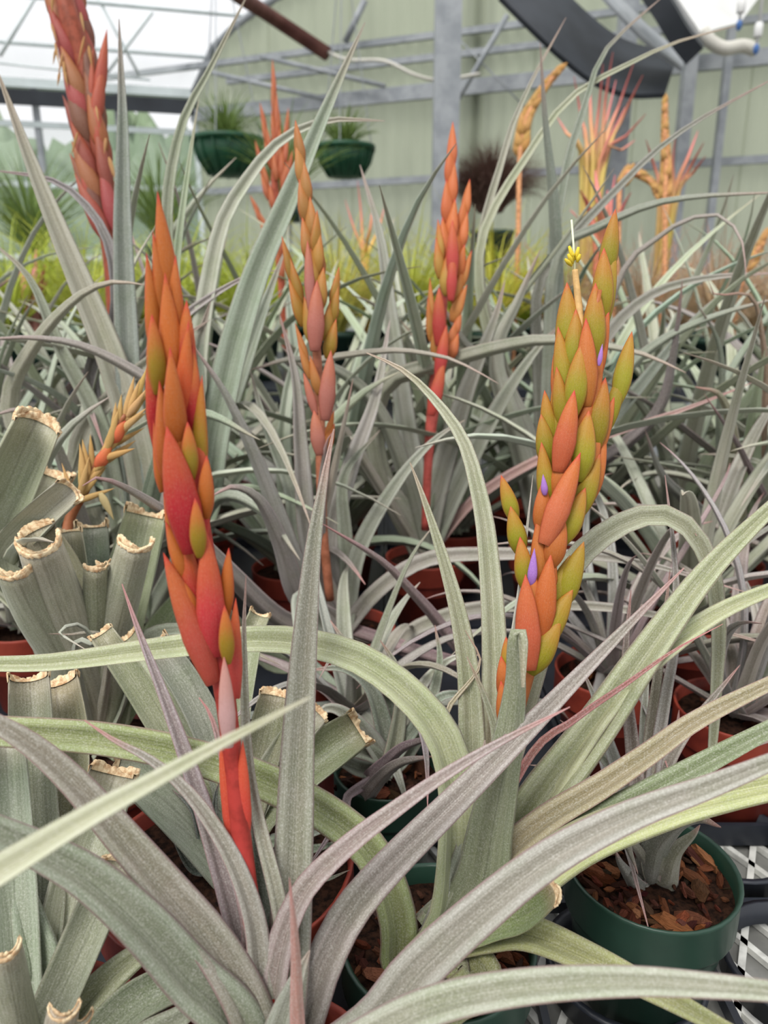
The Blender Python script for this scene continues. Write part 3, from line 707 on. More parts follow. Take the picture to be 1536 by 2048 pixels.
sB = spike_stem(B, [(900, 1840, .525), (960, 1640, .53), (1010, 1470, .52), (1050, 1320, .51), (1072, 1210, .51), (1095, 1080, .51), (1128, 950, .505), (1150, 830, .50), (1170, 720, .495), (1200, 580, .49)], None, [6, 10, 18, 24, 26, 24, 20, 16, 11, 4], (170, 98, 52), label='branched orange and green flower spike')
GB = GRB; OB = (164, 92, 34)
def bB(tip, base, wd, col=GB, red=.8, kind='bud', dz=0.0, roll=0.0, table=None, name='bract'):
    q_ = .14 if kind == 'bud' else .02; base = (base[0]+(base[0]-tip[0])*q_, base[1]+(base[1]-tip[1])*q_)
    if col == GB: red *= .68
    bract(sB, tip, base, wd*1.1, .495+dz, col, red, kind, roll, table=table, name=name)
for a in (
    ((1231, 418), (1212, 545), 34, GB, .8, .006), ((1208, 496), (1204, 625), 40, GB, .9, .002), ((1231, 490), (1208, 640), 28, GB, .6, .006), ((1191, 566), (1186, 705), 44, GB, .9, -.002), ((1218, 618), (1188, 760), 28, OB, .6, .003),
    ((1172, 636), (1174, 790), 40, OB, 1, -.006), ((1206, 688), (1172, 850), 30, OB, .7, .001), ((1188, 765), (1158, 880), 26, OB, .7, .0),
    ((1134, 565), (1137, 710), 46, GB, .8, .004), ((1152, 618), (1146, 740), 40, GB, .8, .000), ((1116, 653), (1132, 795), 36, GB, .8, .002), ((1164, 684), (1147, 815), 42, GB, .9, -.006), ((1109, 700), (1114, 800), 20, OB, .8, .006), ((1113, 733), (1127, 850), 32, GB, .8, -.001), ((1106, 768), (1116, 905), 26, GB, .8, .003),
    ((1089, 780), (1101, 885), 30, GB, .8, .003), ((1082, 828), (1096, 925), 36, GB, .6, .001), ((1083, 884), (1096, 1005), 34, GB, .8, -.003),
    ((1264, 663), (1238, 790), 34, GB, .7, .004), ((1250, 728), (1215, 850), 28, GB, .5, .006), ((1211, 755), (1186, 890), 44, GB, .9, .0), ((1229, 793), (1192, 905), 28, OB, .6, .004), ((1178, 821), (1158, 945), 48, GB, .8, -.006), ((1201, 863), (1168, 960), 30, OB, .6, .001),
    ((1212, 874), (1182, 990), 30, OB, .8, .004), ((1200, 908), (1160, 1020), 38, GB, .7, -.001), ((1171, 975), (1132, 1072), 40, GB, .8, -.005), ((1129, 1035), (1102, 1125), 40, OB, .5, -.009),
    ((1002, 950), (1028, 1035), 30, GB, .9, .004), ((1021, 1012), (1040, 1100), 36, GB, .7, .0), ((1040, 1073), (1052, 1170), 36, GB, 1, -.004), ((1076, 1033), (1078, 1170), 32, OB, .8, -.004),
    ((1168, 1083), (1122, 1205), 44, GB, .4, -.002), ((1146, 1178), (1082, 1285), 46, GB, .5, -.005), ((1122, 1238), (1066, 1335), 46, GB, .6, -.008), ((1140, 1110), (1098, 1230), 40, GB, .3, .0),
    ((1138, 892), (1112, 990), 38, OB, .9, -.006), ((1086, 962), (1085, 1060), 36, OB, .9, -.005), ((1070, 1145), (1064, 1225), 26, OB, 1, -.008),
    ((1012, 1273), (1020, 1350), 30, GB, 1, -.003), ((1002, 1311), (1014, 1400), 32, OB, 1, -.006), ((1002, 1360), (1010, 1450), 28, OB, 1, -.008)):
    bB(a[0], a[1], a[2], a[3], a[4], 'bud', a[5])
for a in (((1149, 780), (1118, 940), 42, (170, 80, 46), .9, -.013), ((1161, 905), (1090, 1085), 45, (170, 84, 50), .9, -.014), ((1051, 1148), (1058, 1340), 48, (176, 84, 56), .5, -.014), ((1102, 1108), (1078, 1280), 46, (174, 90, 42), .4, -.010), ((1098, 1080), (1090, 1200), 40, (180, 100, 46), .2, -.003)):
    bB(a[0], a[1], a[2], a[3], a[4], 'clasp', a[5])
M_PETAL = plain('violet_petal', (124, 78, 160), .5, .3, 60, 0, .3, (172, 130, 190))
PET = {'slim': bract_mesh('slim', M_PETAL)}
for tip, base, wd in (((1069, 1096), (1063, 1170), 18), ((1144, 876), (1132, 925), 16), ((1086, 948), (1090, 990), 13), ((1205, 687), (1198, 730), 9)):
    o = bB(tip, base, wd, OB, 0, 'slim', -.0105, table=PET, name='petal')
# open flower
fl_ = spike_stem(B, [(1166, 720, .497), (1160, 640, .497), (1150, 540, .497)], None, [9, 8, 6], (206, 168, 110), name='flower_tube', label='pale tan open flower tube')
MB().tube([P(1150, 545, .497), P(1147, 490, .497), P(1143, 440, .497)], .0007, 6).make('style', plain('pale_style', (222, 228, 190), .6), fl_, smooth=True)
M_ANTH = plain('yellow_anther', (222, 196, 52), .7)
for x, y, x2, y2 in ((1146, 528, 1136, 508), (1148, 522, 1138, 492), (1147, 515, 1144, 505), (1152, 520, 1157, 494), (1144, 532, 1130, 518), (1154, 525, 1160, 508)):
    MB().tube([P(x, y, .496), P((x+x2)/2, (y+y2)/2, .495), P(x2, y2, .494)], [.0008, .0016, .0008], 6).make('anther', M_ANTH, fl_, smooth=True)

# --- C: cut-back plants on the left
C = Plant('cut-back bromeliad with trimmed tan leaf ends at the left, behind the long green leaf', 190, 1500, 'red', .075)
CUT = (150, 156, 128); CG = (166, 168, 150)
for path, wd, d1, col in (
    ('170,1440 130,1330 70,1230 32,1150', 82, .60, CG), ('190,1430 150,1300 110,1190 80,1105', 88, .60, CG), ('190,1440 160,1290 120,1160 62,1060', 74, .66, CUT), ('190,1440 168,1280 140,1060', 46, .70, CUT), ('195,1430 190,1250 185,1052', 64, .74, (136, 150, 130)),
    ('200,1430 195,1300 194,1138', 46, .64, CUT), ('210,1420 208,1280 212,1128', 30, .67, CUT), ('215,1430 230,1280 275,1098', 70, .64, CG), ('215,1430 250,1230 300,1028', 84, .74, CUT),
    ('80,1220 10,1130 60,1060 150,978', 60, .66, CG), ('100,1200 -20,1080 20,960 75,835', 92, .66, (160, 166, 140)), ('110,1240 20,1130 60,1020 95,945', 100, .80, CUT),
    ('250,1400 330,1270 420,1170', 66, .80, (136, 144, 104)), ('240,1420 330,1330 400,1270', 60, .80, GG)):
    C.L(path, wd, d1, col, p=4, wt=.8, cut=True, face=.75, curl=(.8, 1.9), th=.0032, red=.1, nr=20)
C.L('215,1290 130,1270 97,1268', 20, .62, (170, 160, 150), face=.6); C.L('150,1300 190,1290 160,1250 120,1265 180,1305', 16, .56, PALE, face=.6)
C.L('240,1420 300,1280 420,1270 560,1330', 34, .70, GG)
# dry brown spike
sC = spike_stem(C, [(150, 1200, .74), (135, 1060, .76), (170, 980, .76), (215, 890, .75), (250, 830, .74)], None, [10, 11, 10, 8, 4], (150, 92, 60), label='dried tan flower spike')
TAN = (196, 160, 104)
for i in range(34):
    f = i/33.0; x = 150+f*118; y = 1010-f*200; sgn = 1 if i % 2 else -1
    a = math.atan2(-200, 118)+sgn*random.uniform(.1, .95)*(1-.55*f); Lp = random.uniform(55, 92)
    if i in (12, 20): bract(sC, (x+30, y-48), (x, y), 26, .742, (200, 96, 60), .9, 'bud'); continue
    bract(sC, (x+math.cos(a)*Lp, y+math.sin(a)*Lp), (x, y), random.uniform(11, 17), .75+random.uniform(-.012, .012), TAN, 0, 'slim', table=BRD)
bract(sC, (292, 778), (255, 840), 16, .745, TAN, 0, 'slim', table=BRD)
bract(sC, (228, 1040), (200, 985), 16, .73, (206, 186, 140), 0, 'slim', table=BRD)

# --- C2: cut-back plant in the wide red pot
C2 = Plant('cut-back bromeliad with short trimmed leaves in the wide red pot behind the red spike', 455, 1730, 'red', .098)
for path, wd, d1, col in (
    ('500,1600 530,1500 556,1388', 70, .60, (140, 144, 116)), ('510,1610 575,1500 640,1425', 56, .60, CG), ('520,1620 610,1540 722,1462', 84, .60, (142, 150, 112)),
    ('440,1610 340,1480 270,1370 200,1268', 52, .58, (142, 148, 124)), ('460,1600 420,1470 370,1370 310,1288', 60, .60, (140, 150, 134)), ('450,1590 330,1400 250,1280', 64, .66, CUT),
    ('480,1600 470,1480 500,1290 520,1230', 46, .66, CUT), ('380,1650 280,1560 230,1545', 90, .55, CG)):
    C2.L(path, wd, d1, col, p=4, wt=.75, cut=True, face=.75, curl=(.7, 1.8), th=.003, red=.1, nr=20)
for path, wd in (('400,1700 365,1640 332,1600', 26), ('410,1690 385,1620 345,1580', 26), ('420,1690 395,1600 365,1560', 28), ('420,1700 415,1600 395,1550', 26), ('390,1740 350,1680 330,1640', 22), ('430,1690 430,1600 440,1560', 24)):
    C2.L(path, wd, .56, (108, 118, 112), face=.7)
for path, wd in (('560,1720 620,1740 680,1700 705,1660', 20), ('560,1730 640,1760 700,1740', 22), ('540,1690 600,1650 640,1620', 24), ('520,1700 640,1660 720,1640', 40), ('560,1690 620,1700 690,1680', 36)):
    C2.L(path, wd, .55, (122, 132, 116), face=.6)

# --- E: cut-back plant in the lower left corner
E = Plant('cut-back bromeliad with thick pale trimmed leaves in the lower left corner', 55, 2130, 'red', .065)
for path, wd, d1, col, cut in (
    ('40,1990 30,1800 10,1480', 76, .47, (152, 160, 144), True), ('110,1990 140,1850 180,1700 232,1545', 96, .50, (172, 174, 158), True), ('90,1990 100,1800 120,1640 150,1560', 88, .53, (140, 148, 126), True),
    ('90,2060 150,1930 205,1810 250,1722', 74, .44, (152, 160, 142), True), ('50,2100 30,2010 12,1915', 64, .38, CG, True), ('60,2200 110,2110 128,2036', 60, .37, (186, 180, 160), True), ('70,2200 140,2110 160,2046', 46, .38, CG, True),
    ('130,2060 230,1950 330,1880 400,1880', 70, .45, (146, 152, 116), False), ('150,2120 260,2020 330,1980 388,1960', 70, .43, (136, 146, 116), True), ('60,2000 85,1800 70,1600 60,1360', 78, .52, (150, 152, 128), True), ('70,1990 110,1700 125,1500 110,1370', 98, .55, (140, 140, 110), True), ('20,2048 80,1960 60,1850 20,1690', 90, .46, (140, 150, 130), False),
    ('70,2040 110,1950 130,2000', 60, .45, (178, 164, 84), False), ('200,2140 330,2060 420,1990 ', 100, .40, (128, 140, 116), False)):
    E.L(path, wd, d1, col, p=4 if cut else 2, wt=.8 if cut else .1, cut=cut, face=.75, curl=(.8, 1.8) if cut else (.5, 1.0), th=.0028, red=.15, nr=20)

# --- G: thin-leaved plant in the right green pot
G = Plant('small thin-leaved bromeliad in the dark green pot at the lower right', 1300, 1745, 'green', .064, chips=150)
for path, wd, d1, col in (
    ('1300,1760 1312,1700 1350,1655 1395,1640 1442,1655', 60, .48, (150, 152, 146)), ('1330,1765 1350,1710 1385,1672 1400,1650', 42, .52, (146, 150, 132)), ('1285,1785 1245,1735 1230,1700', 34, .53, (140, 136, 130)), ('1275,1700 1255,1690 1276,1748', 22, .49, MAU),
    ('1282,1640 1262,1480 1250,1330 1262,1180', 34, .58, MAU), ('1292,1640 1300,1480 1322,1300 1340,1140', 30, .60, MAU), ('1300,1640 1340,1520 1400,1430 1480,1330', 34, .58, MAU), ('1270,1640 1220,1500 1190,1400 1160,1330', 36, .60, GG), ('1310,1650 1390,1560 1480,1500 1580,1470', 44, .52, (160, 156, 148)),
    ('1278,1620 1240,1560 1180,1490 1120,1440', 30, .62, GG), ('1275,1640 1200,1580 1130,1540 1060,1530', 34, .58, PALE), ('1290,1620 1288,1500 1290,1400 1300,1280', 28, .66, GG), ('1270,1660 1190,1620 1120,1640', 34, .52, GG), ('1295,1630 1330,1400 1350,1280 1350,1130 1330,950', 26, .60, (164, 156, 156)), ('1280,1640 1272,1540 1256,1460 1245,1400', 40, .60, MAU), ('1300,1660 1320,1580 1350,1490 1358,1420', 36, .60, MAU)):
    G.L(path, wd, d1, col, face=.6, red=.7, curl=(.6, 1.2))

N = Plant('small mauve bromeliad in a green pot between the two flowering front plants', 775, 1545, 'green', .05, chips=40)
for path, wd, d1, col in (('740,1560 770,1530 810,1495 885,1470', 30, .58, PUR), ('730,1600 760,1560 800,1528 870,1512', 36, .56, MAU), ('700,1590 690,1620 640,1700 610,1740', 20, .50, PUR), ('750,1500 700,1440 650,1420 610,1480', 40, .62, GG), ('790,1480 800,1400 790,1330 760,1280', 34, .66, GG),
    ('770,1480 740,1380 690,1340 620,1340', 40, .68, (128, 134, 120)), ('800,1500 860,1420 900,1390 1000,1400', 30, .66, GG), ('740,1510 650,1500 590,1540 560,1640', 34, .56, (120, 128, 112)), ('810,1510 850,1440 880,1330 870,1250', 34, .70, GG), ('780,1480 770,1400 700,1300 660,1240', 36, .74, DRK), ('800,1480 840,1380 900,1320 960,1310', 32, .72, PALE), ('720,1540 680,1520 600,1470 540,1460', 32, .60, GG)):
    N.L(path, wd, d1, col, face=.6, red=.7)

# ================================================================ MIDDLE ROWS
def rosette_mid(pl, n=14, **k): pl.rosette(n, **k)
D1 = Plant('silver-leaved bromeliad in a red pot bearing the slender spike just left of centre', 690, 1262, 'red', .066, chips=16)
for path, wd, d1, col, red in (
    ('620,1100 600,900 590,760 560,630', 40, .90, (172, 164, 162), .6), ('640,1100 665,960 688,850 706,758', 24, .86, (176, 164, 160), .6), ('600,1150 560,1050 510,920 450,790 380,682', 38, .80, (156, 154, 150), .5),
    ('600,1200 560,1090 520,1005 470,975 424,992', 44, .78, (170, 164, 162), .6), ('600,1260 540,1230 450,1140 370,1060 290,1000 205,957 165,972', 42, .66, (164, 152, 152), .8),
    ('720,1100 800,960 870,880 930,840', 34, .95, GG, .3), ('640,1180 640,1040 650,900 668,862', 30, .82, MAU, .8), ('760,1180 860,1120 1018,1110 1193,1115 1318,1135 1490,1184', 30, .72, (160, 158, 150), .5),
    ('760,1310 830,1260 920,1225 1018,1214 1200,1215 1350,1240 1580,1300', 28, .70, (156, 154, 148), .6), ('700,1180 690,1060 690,950 760,860', 34, 1.0, GG, .3), ('600,1120 580,980 530,850 500,740', 36, 1.0, GG, .3), ('660,1100 700,940 750,800 780,640', 40, 1.05, PALE, .2),
    ('920,1330 880,1250 820,1180 760,1120 640,1045', 30, .72, PUR, .9), ('640,1250 600,1200 600,1330', 40, .8, GG, .3), ('560,1330 470,1250 380,1150 ', 44, .85, (132, 140, 116), .2)):
    D1.L(path, wd, d1, col, red=red, face=.65, nr=26, p=2.1)
s2 = spike_stem(D1, [(660, 1200, .93), (648, 1080, .91), (642, 960, .9), (640, 830, .89), (632, 680, .87), (622, 520, .86), (602, 330, .85)], None, [9, 9, 10, 10, 8, 7, 3], (168, 104, 78), label='slender orange and red flower spike')
rank_branch(s2, (632, 560), (591, 240), 7, 34, .845, .84, (150, 104, 50), .5, 'slim', lean=.12)
rank_branch(s2, (630, 620), (634, 420), 4, 34, .84, .835, (146, 108, 40), .5, 'slim', lean=.15)
rank_branch(s2, (622, 690), (563, 472), 4, 30, .85, .85, (138, 106, 34), .6, 'slim', lean=.1)
rank_branch(s2, (650, 715), (678, 533), 4, 30, .85, .85, (142, 108, 36), .6, 'slim', lean=.1)
rank_branch(s2, (634, 790), (590, 645), 3, 22, .86, .86, (158, 104, 50), .6, 'slim', lean=.1)
rank_branch(s2, (648, 900), (668, 820), 2, 22, .86, .86, (180, 110, 50), .9, 'slim', lean=.1)
for t, b, wd in (((634, 560), (630, 700), 36), ((662, 700), (650, 840), 34), ((628, 820), (640, 910), 30), ((615, 480), (622, 620), 22), ((607, 745), (632, 830), 18)):
    bract(s2, t, b, wd, .835, (150, 90, 76), .35, 'clasp')

R1 = Plant('grey bromeliad in a red pot between the cut-back plant and the slender spike', 705, 1420, 'red', .05, chips=10)
R1.rosette(16, (.16, .30), (.018, .028), (80, 15), (.5, 1.4), (150, 154, 144), 10, 16, 9, red=.4, mauve=.35)
D2 = Plant('silver bromeliad in the second row bearing the red spike right of centre', 850, 1120, 'red', .066)
for path, wd, d1, col in (
    ('840,1000 812,860 780,640 760,480 720,330', 40, 1.15, PALE), ('800,1020 700,900 640,780 560,690', 40, 1.1, GG), ('870,1000 930,800 990,640 1010,560', 44, 1.15, PALE), ('900,1010 980,850 1060,720 1130,640', 40, 1.1, GG),
    ('820,990 770,850 700,760 600,720 500,740', 34, 1.05, GG), ('950,1000 1080,920 1180,885 1280,850 1400,808 1512,762', 20, 1.0, (184, 150, 146)), ('880,990 900,860 860,720 800,640', 34, 1.2, (136, 146, 128)), ('760,930 768,780 870,735 1010,695 1110,683 1270,705 1372,746', 38, .95, (150, 158, 138)), ('640,780 620,730 768,703 870,711 930,731 998,768', 20, .85, (170, 160, 152))):
    D2.L(path, wd, d1, col, red=.4, face=.65, nr=26, p=2.3)
s3 = spike_stem(D2, [(850, 1060, 1.18), (858, 900, 1.15), (872, 760, 1.13), (885, 620, 1.11), (893, 480, 1.1), (900, 330, 1.08)], None, [8, 9, 14, 10, 7, 3], (190, 88, 80), label='red flower spike of the second row')
rank_branch(s3, (893, 560), (906, 243), 7, 32, 1.075, 1.07, (190, 104, 60), .8, 'slim', lean=.15)
rank_branch(s3, (906, 560), (940, 358), 5, 30, 1.08, 1.08, (184, 102, 54), .85, 'slim', lean=.12)
rank_branch(s3, (887, 590), (876, 438), 3, 28, 1.07, 1.07, (160, 122, 50), .8, 'slim', lean=.12)
rank_branch(s3, (900, 640), (944, 500), 3, 26, 1.08, 1.08, (172, 112, 54), .8, 'slim', lean=.12)
rank_branch(s3, (866, 720), (860, 555), 3, 22, 1.08, 1.08, (170, 112, 54), .9, 'slim', lean=.1)
rank_branch(s3, (895, 715), (923, 620), 3, 26, 1.08, 1.08, (180, 102, 60), .9, 'slim', lean=.1)
for t, b, wd in (((906, 500), (902, 600), 22), ((878, 575), (878, 690), 28), ((893, 650), (876, 760), 26), ((888, 720), (862, 830), 28), ((905, 440), (905, 560), 26)):
    bract(s3, t, b, wd, 1.06, (170, 56, 52), .6, 'clasp')

D3 = Plant('tall silver bromeliad behind the cut-back plants, with very long upright leaves', 300, 1240, 'red', .07)
for path, wd, d1, col in (
    ('300,1060 270,880 220,720 160,570 110,450 55,310 -10,130', 56, .88, (164, 170, 152)), ('270,1000 255,700 246,450 246,250 238,38', 46, .90, (138, 146, 140)), ('400,1050 430,880 470,700 520,540 580,400 650,230 730,45', 56, .92, (156, 164, 148)),
    ('300,1000 340,700 335,420 365,250 420,140 500,-20', 28, 1.0, (150, 156, 138)), ('330,900 350,560 375,350 398,195', 22, 1.0, (166, 174, 150)), ('390,950 400,700 440,470 490,370 560,285 650,243 770,242', 36, 1.0, (172, 176, 156)),
    ('230,1150 60,900 20,800 70,690 150,600 220,566 290,570', 36, .85, (158, 160, 146)), ('320,1050 380,850 330,790 260,740 160,692 60,676 -40,680', 30, .80, (160, 152, 150)), ('370,1030 395,800 400,690 421,603', 50, .95, (112, 122, 108)),
    ('250,1100 200,860 120,700 60,560 -20,480', 36, .9, GG), ('350,1050 440,860 520,640 570,500', 44, 1.05, GG), ('240,1000 180,760 230,640 220,500 170,410 100,360 -20,340', 30, .95, (146, 142, 136)), ('290,1080 330,900 400,830 520,880', 36, .8, (140, 148, 130)),
    ('200,1150 90,850 -30,830', 30, .82, (164, 158, 156)), ('360,1130 430,1000 520,1020 600,1120', 36, .85, GG), ('280,960 240,820 340,660 480,560 560,540', 26, 1.0, (150, 146, 142)), ('210,1080 160,900 240,780 330,700 420,640', 38, .95, (150, 156, 140))):
    D3.L(path, wd*1.08, d1, col, red=.3, face=.7, nr=28, p=2.6)

H1 = Plant('mauve bromeliad in a red pot behind the right green plant', 1225, 1350, 'red', .066, chips=14)
H1.rosette(22, (.24, .42), (.015, .024), (82, 25), (.5, 1.5), (160, 156, 152), 10, 16, 9, red=.7, mauve=.4)
H2 = Plant('mauve bromeliad in a red pot at the right edge of the second row', 1475, 1425, 'red', .064, chips=12)
H2.rosette(20, (.22, .38), (.015, .024), (82, 25), (.5, 1.5), (160, 156, 152), 10, 16, 9, red=.7, mauve=.4)
H4 = Plant('grey-green bromeliad behind the branched orange spike', 1095, 1105, 'red', .066, chips=8)
for path, wd, d1, col in (
    ('1100,900 1110,560 1105,400 1090,250 1080,85', 34, 1.05, (120, 130, 118)), ('1060,900 960,560 1010,300 1060,170 1132,35', 22, 1.2, (164, 172, 152)), ('1100,800 1105,520 1135,330 1168,220 1200,120 1250,60 1330,-10', 24, 1.15, (146, 154, 140)),
    ('1000,760 960,500 1070,290 1150,190 1240,138 1350,86 1472,52', 20, 1.15, (168, 170, 148)), ('1080,760 1080,570 1160,460 1230,385 1310,305 1400,240 1560,150', 22, 1.05, (140, 144, 134)), ('1100,700 1120,510 1200,455 1300,412 1400,394 1580,384', 26, 1.0, (150, 156, 142)),
    ('1150,850 1240,560 1300,490 1370,442 1440,432 1482,480 1492,555', 16, 1.0, (160, 148, 146)), ('1060,900 1000,760 930,690 880,600', 36, 1.15, GG), ('1040,900 990,720 1040,590 1080,500', 44, 1.1, PALE), ('1120,900 1200,700 1290,600 1400,560 1560,545', 30, 1.1, GG),
    ('1130,930 1240,760 1330,680 1440,630 1580,590', 28, 1.0, GG), ('1140,940 1260,800 1390,640 1480,560', 30, 1.1, (130, 140, 126)), ('1130,980 1240,900 1320,820 1350,700 1365,560', 28, 1.05, (128, 118, 122))):
    H4.L(path, wd*1.05, d1, col, red=.45, face=.65, nr=26, p=2.3)
H3 = Plant('bromeliad at the right with a stiff upright pale leaf and brown curled tips', 1440, 1130, 'red', .066)
for path, wd, d1, col, red in (
    ('1470,1080 1466,960 1462,860 1440,792 1390,774', 40, .95, (160, 158, 130), .9), ('1500,1060 1530,800 1522,660 1500,592 1432,590 1416,560', 20, .95, (150, 120, 96), .9), ('1536,1050 1490,920 1450,850 1408,788', 20, .90, (116, 92, 98), 1),
    ('1490,1060 1500,950 1510,820 1530,700', 50, 1.0, (160, 170, 140), .2), ('1450,1060 1440,860 1440,700 1390,600', 26, 1.05, DRK, .3), ('1420,1050 1330,960 1290,860', 30, .95, (150, 150, 146), .5), ('1480,1080 1560,980 1600,900', 40, .9, GG, .3), ('1500,1050 1540,950 1580,700', 44, 1.0, (150, 160, 136), .3)):
    H3.L(path, wd, d1, col, red=red, face=.6, nr=26)
# right leaf of the near bench row reaching in
# top-left: dried red spike standing on a tall plant behind
K = Plant('tall bromeliad at the far left bearing a dried red spike that leaves the frame', 245, 930, 'red', .066)
sK = spike_stem(K, [(245, 900, 1.35), (228, 560, 1.28), (210, 430, 1.25), (195, 320, 1.23), (185, 220, 1.21), (165, 120, 1.2), (135, 20, 1.18), (110, -80, 1.17)], None, [14, 15, 18, 18, 18, 18, 22, 14], (150, 74, 52), label='thick dried red and brown spike')
for i in range(30):
    f = i/29.0; q = spline([(225, 480, 0), (198, 330, 0), (178, 190, 0), (130, -10, 0), (108, -90, 0)], 30)[i]; sgn = 1 if i % 2 else -1; ax = np.array([-.3, -.95])
    a = math.atan2(-.95, -.30)+sgn*random.uniform(.04, .16); Lp = random.uniform(105, 150)
    bract(sK, (q[0]+math.cos(a)*Lp+sgn*12, q[1]+math.sin(a)*Lp), (q[0]+sgn*10*(1+f), q[1]), random.uniform(26, 36)*(1+.5*f), 1.19+random.uniform(-.012, .012), random.choice([(128, 62, 48), (98, 58, 44), (140, 84, 52), (134, 52, 48)]), random.uniform(.0, .3), 'slim')
for t, b, wd in (((214, 58), (196, 200), 24), ((208, 110), (190, 250), 26), ((186, 95), (184, 200), 14), ((158, 320), (180, 400), 16), ((190, 180), (200, 300), 22)):
    bract(sK, t, b, wd, 1.18, (150, 66, 48), .3, 'slim')
for i in range(16):
    y = random.uniform(-10, 330); x = 130+y*.19 + random.choice([-1, 1])*random.uniform(20, 38)
    bract(sK, (x+random.uniform(-14, 14), y+random.uniform(30, 60)), (x, y), random.uniform(4, 7), 1.17, (176, 136, 92), 0, 'slim', table=BRD, name='withered_petal')
K.rosette(16, (.35, .5), (.02, .028), (75, 20), (.5, 1.3), GG, 10, 14)

# far blurred red spike, upper centre-left
Q = Plant('silver bromeliad in the fourth row bearing a blurred red spike left of centre', 575, 860, 'red', .066)
sQ = spike_stem(Q, [(572, 700, 1.9), (560, 520, 1.85), (550, 380, 1.82), (546, 250, 1.8)], None, [7, 8, 9, 3], (178, 88, 64), label='blurred red branched spike')
for b, t in (((555, 330), (545, 118)), ((550, 360), (520, 205)), ((560, 360), (555, 205)), ((562, 380), (577, 215)), ((545, 420), (510, 280)), ((565, 420), (585, 300)), ((550, 500), (500, 390)), ((560, 560), (560, 420))):
    rank_branch(sQ, b, t, 5, 15, 1.79, 1.79, (150, 78, 44), .45, 'slim', lean=.10)
Q.rosette(20, (.35, .55), (.02, .028), (80, 20), (.5, 1.3), GG, 10, 14)

# --- rows of filler plants
taken = [(p.c[0], p.c[1]) for p in (A, B, C, C2, E, G, N, R1, D1, D2, D3, H1, H2, H3, H4, K, Q)]
ordn = ['first', 'second', 'third', 'fourth', 'fifth', 'sixth', 'seventh', 'eighth', 'ninth', 'tenth', 'eleventh', 'twelfth', 'thirteenth', 'fourteenth', 'fifteenth', 'sixteenth']
rows = [(.92, -.9, .9), (1.14, -.9, .95), (1.36, -1.0, 1.1), (1.64, -1.1, 1.2)]
for ri, (y, xa, xb) in enumerate(rows):
    k = 0; x = xa+.06*(ri % 2)
    lim = .56*y+.20
    while x < xb:
        xx, yy = x+random.uniform(-.03, .03), y+random.uniform(-.03, .03); x += .225
        if abs(xx) > lim: continue
        if min(math.hypot(xx-a, yy-b) for a, b in taken) < .145: continue
        taken.append((xx, yy)); k += 1
        far = ri >= 4
        lab = 'silver-green bromeliad standing %s from the left among the filler plants of the %s row back' % (ordn[k-1], ordn[ri])
        pl = Plant(lab, pos=(xx, yy, .918), pot='red', r=.066, group='bromeliads in the back rows of the bench')
        pl.rosette(15 if ri < 2 else 14, (.36, .60) if ri < 2 else (.56, .86), (.028, .044), (88, 22 if ri < 2 else 38), (.4, 1.4), random.choice([(170, 180, 160), (182, 188, 170), (152, 165, 142), (174, 174, 162)]), 10, 15 if not far else 11, 9 if not far else 7, mauve=.10)

# ================================================================ BACKGROUND PLANTS
def blades_mesh(c, n, L, spread, wd, droop, up0=.9, seg=6, seed=0, jitter=.5):
    r = np.random.default_rng(seed); V = []; Fc = []; UV = []
    for i in range(n):
        a = r.uniform(0, 6.283); e = up0*r.uniform(.5, 1.15)+.05; l = L*r.uniform(.6, 1.1); dr = droop*r.uniform(.5, 1.4); p = np.array(c)+np.array([math.cos(a), math.sin(a), 0])*spread*r.uniform(0, .4); az = a
        k0 = len(V); sdv = np.array([-math.sin(a), math.cos(a), 0])
        for j in range(seg+1):
            f = j/seg; w_ = wd*(1-f)**.7+.0002; el = e-dr*f**1.4
            nn = np.array([-math.sin(el)*math.cos(az), -math.sin(el)*math.sin(az), math.cos(el)])
            V += [p-sdv*w_/2, p+sdv*w_/2, p-nn*w_*.35]; UV += [(0, f), (1, f), (.5, f)]
            p = p+l/seg*np.array([math.cos(el)*math.cos(az), math.cos(el)*math.sin(az), math.sin(el)]); az += r.normal(0, .06)
        for j in range(seg):
            b = k0+j*3
            for q in range(3): Fc.append((b+q, b+(q+1) % 3, b+3+(q+1) % 3, b+3+q))
    return V, Fc, UV
bench2 = thing('rear_bench', 'dark rear bench carrying the yellow-green grassy plants', 'bench', (0, 3.1, 0))
MB().box((0, 3.1, 1.06), (6.0, 1.7, .04)).make('top', M_TRAY, bench2)
for x in (-2.8, 0, 2.8):
    for y in (2.35, 3.85): MB().box((x, y, .52), (.06, .06, 1.04)).make('leg', M_STEEL, bench2)
gi = 0
def clump(px, d, ztop, n, L, wd, col, red, label, name='grassy_plant', droop=1.2, up0=1.2, zb=.88, potr=.07, cat='potted plant', group=None):
    global gi; gi += 1
    p = P(px, 560, d); c = (p[0], p[1], ztop)
    t = thing(name, label, cat, (p[0], p[1], zb), group)
    if potr: MB().lathe((p[0], p[1], zb), [(.001, 0), (potr*.75, 0), (potr, ztop-zb-.02), (potr*1.04, ztop-zb-.02), (potr*1.04, ztop-zb), (potr*.9, ztop-zb), (potr*.85, ztop-zb-.02), (.001, ztop-zb-.02)], 20).make('pot', M_GREENPOT, t, smooth=True)
    V, Fc, UV = blades_mesh(c, n, L, potr or .05, wd, droop, up0, seed=gi*3+1)
    o = obj('foliage', V, Fc, M_FIBRE, t, lin(col, red), uv=UV); o['kind'] = 'stuff'; return t
YG = (196, 206, 112)
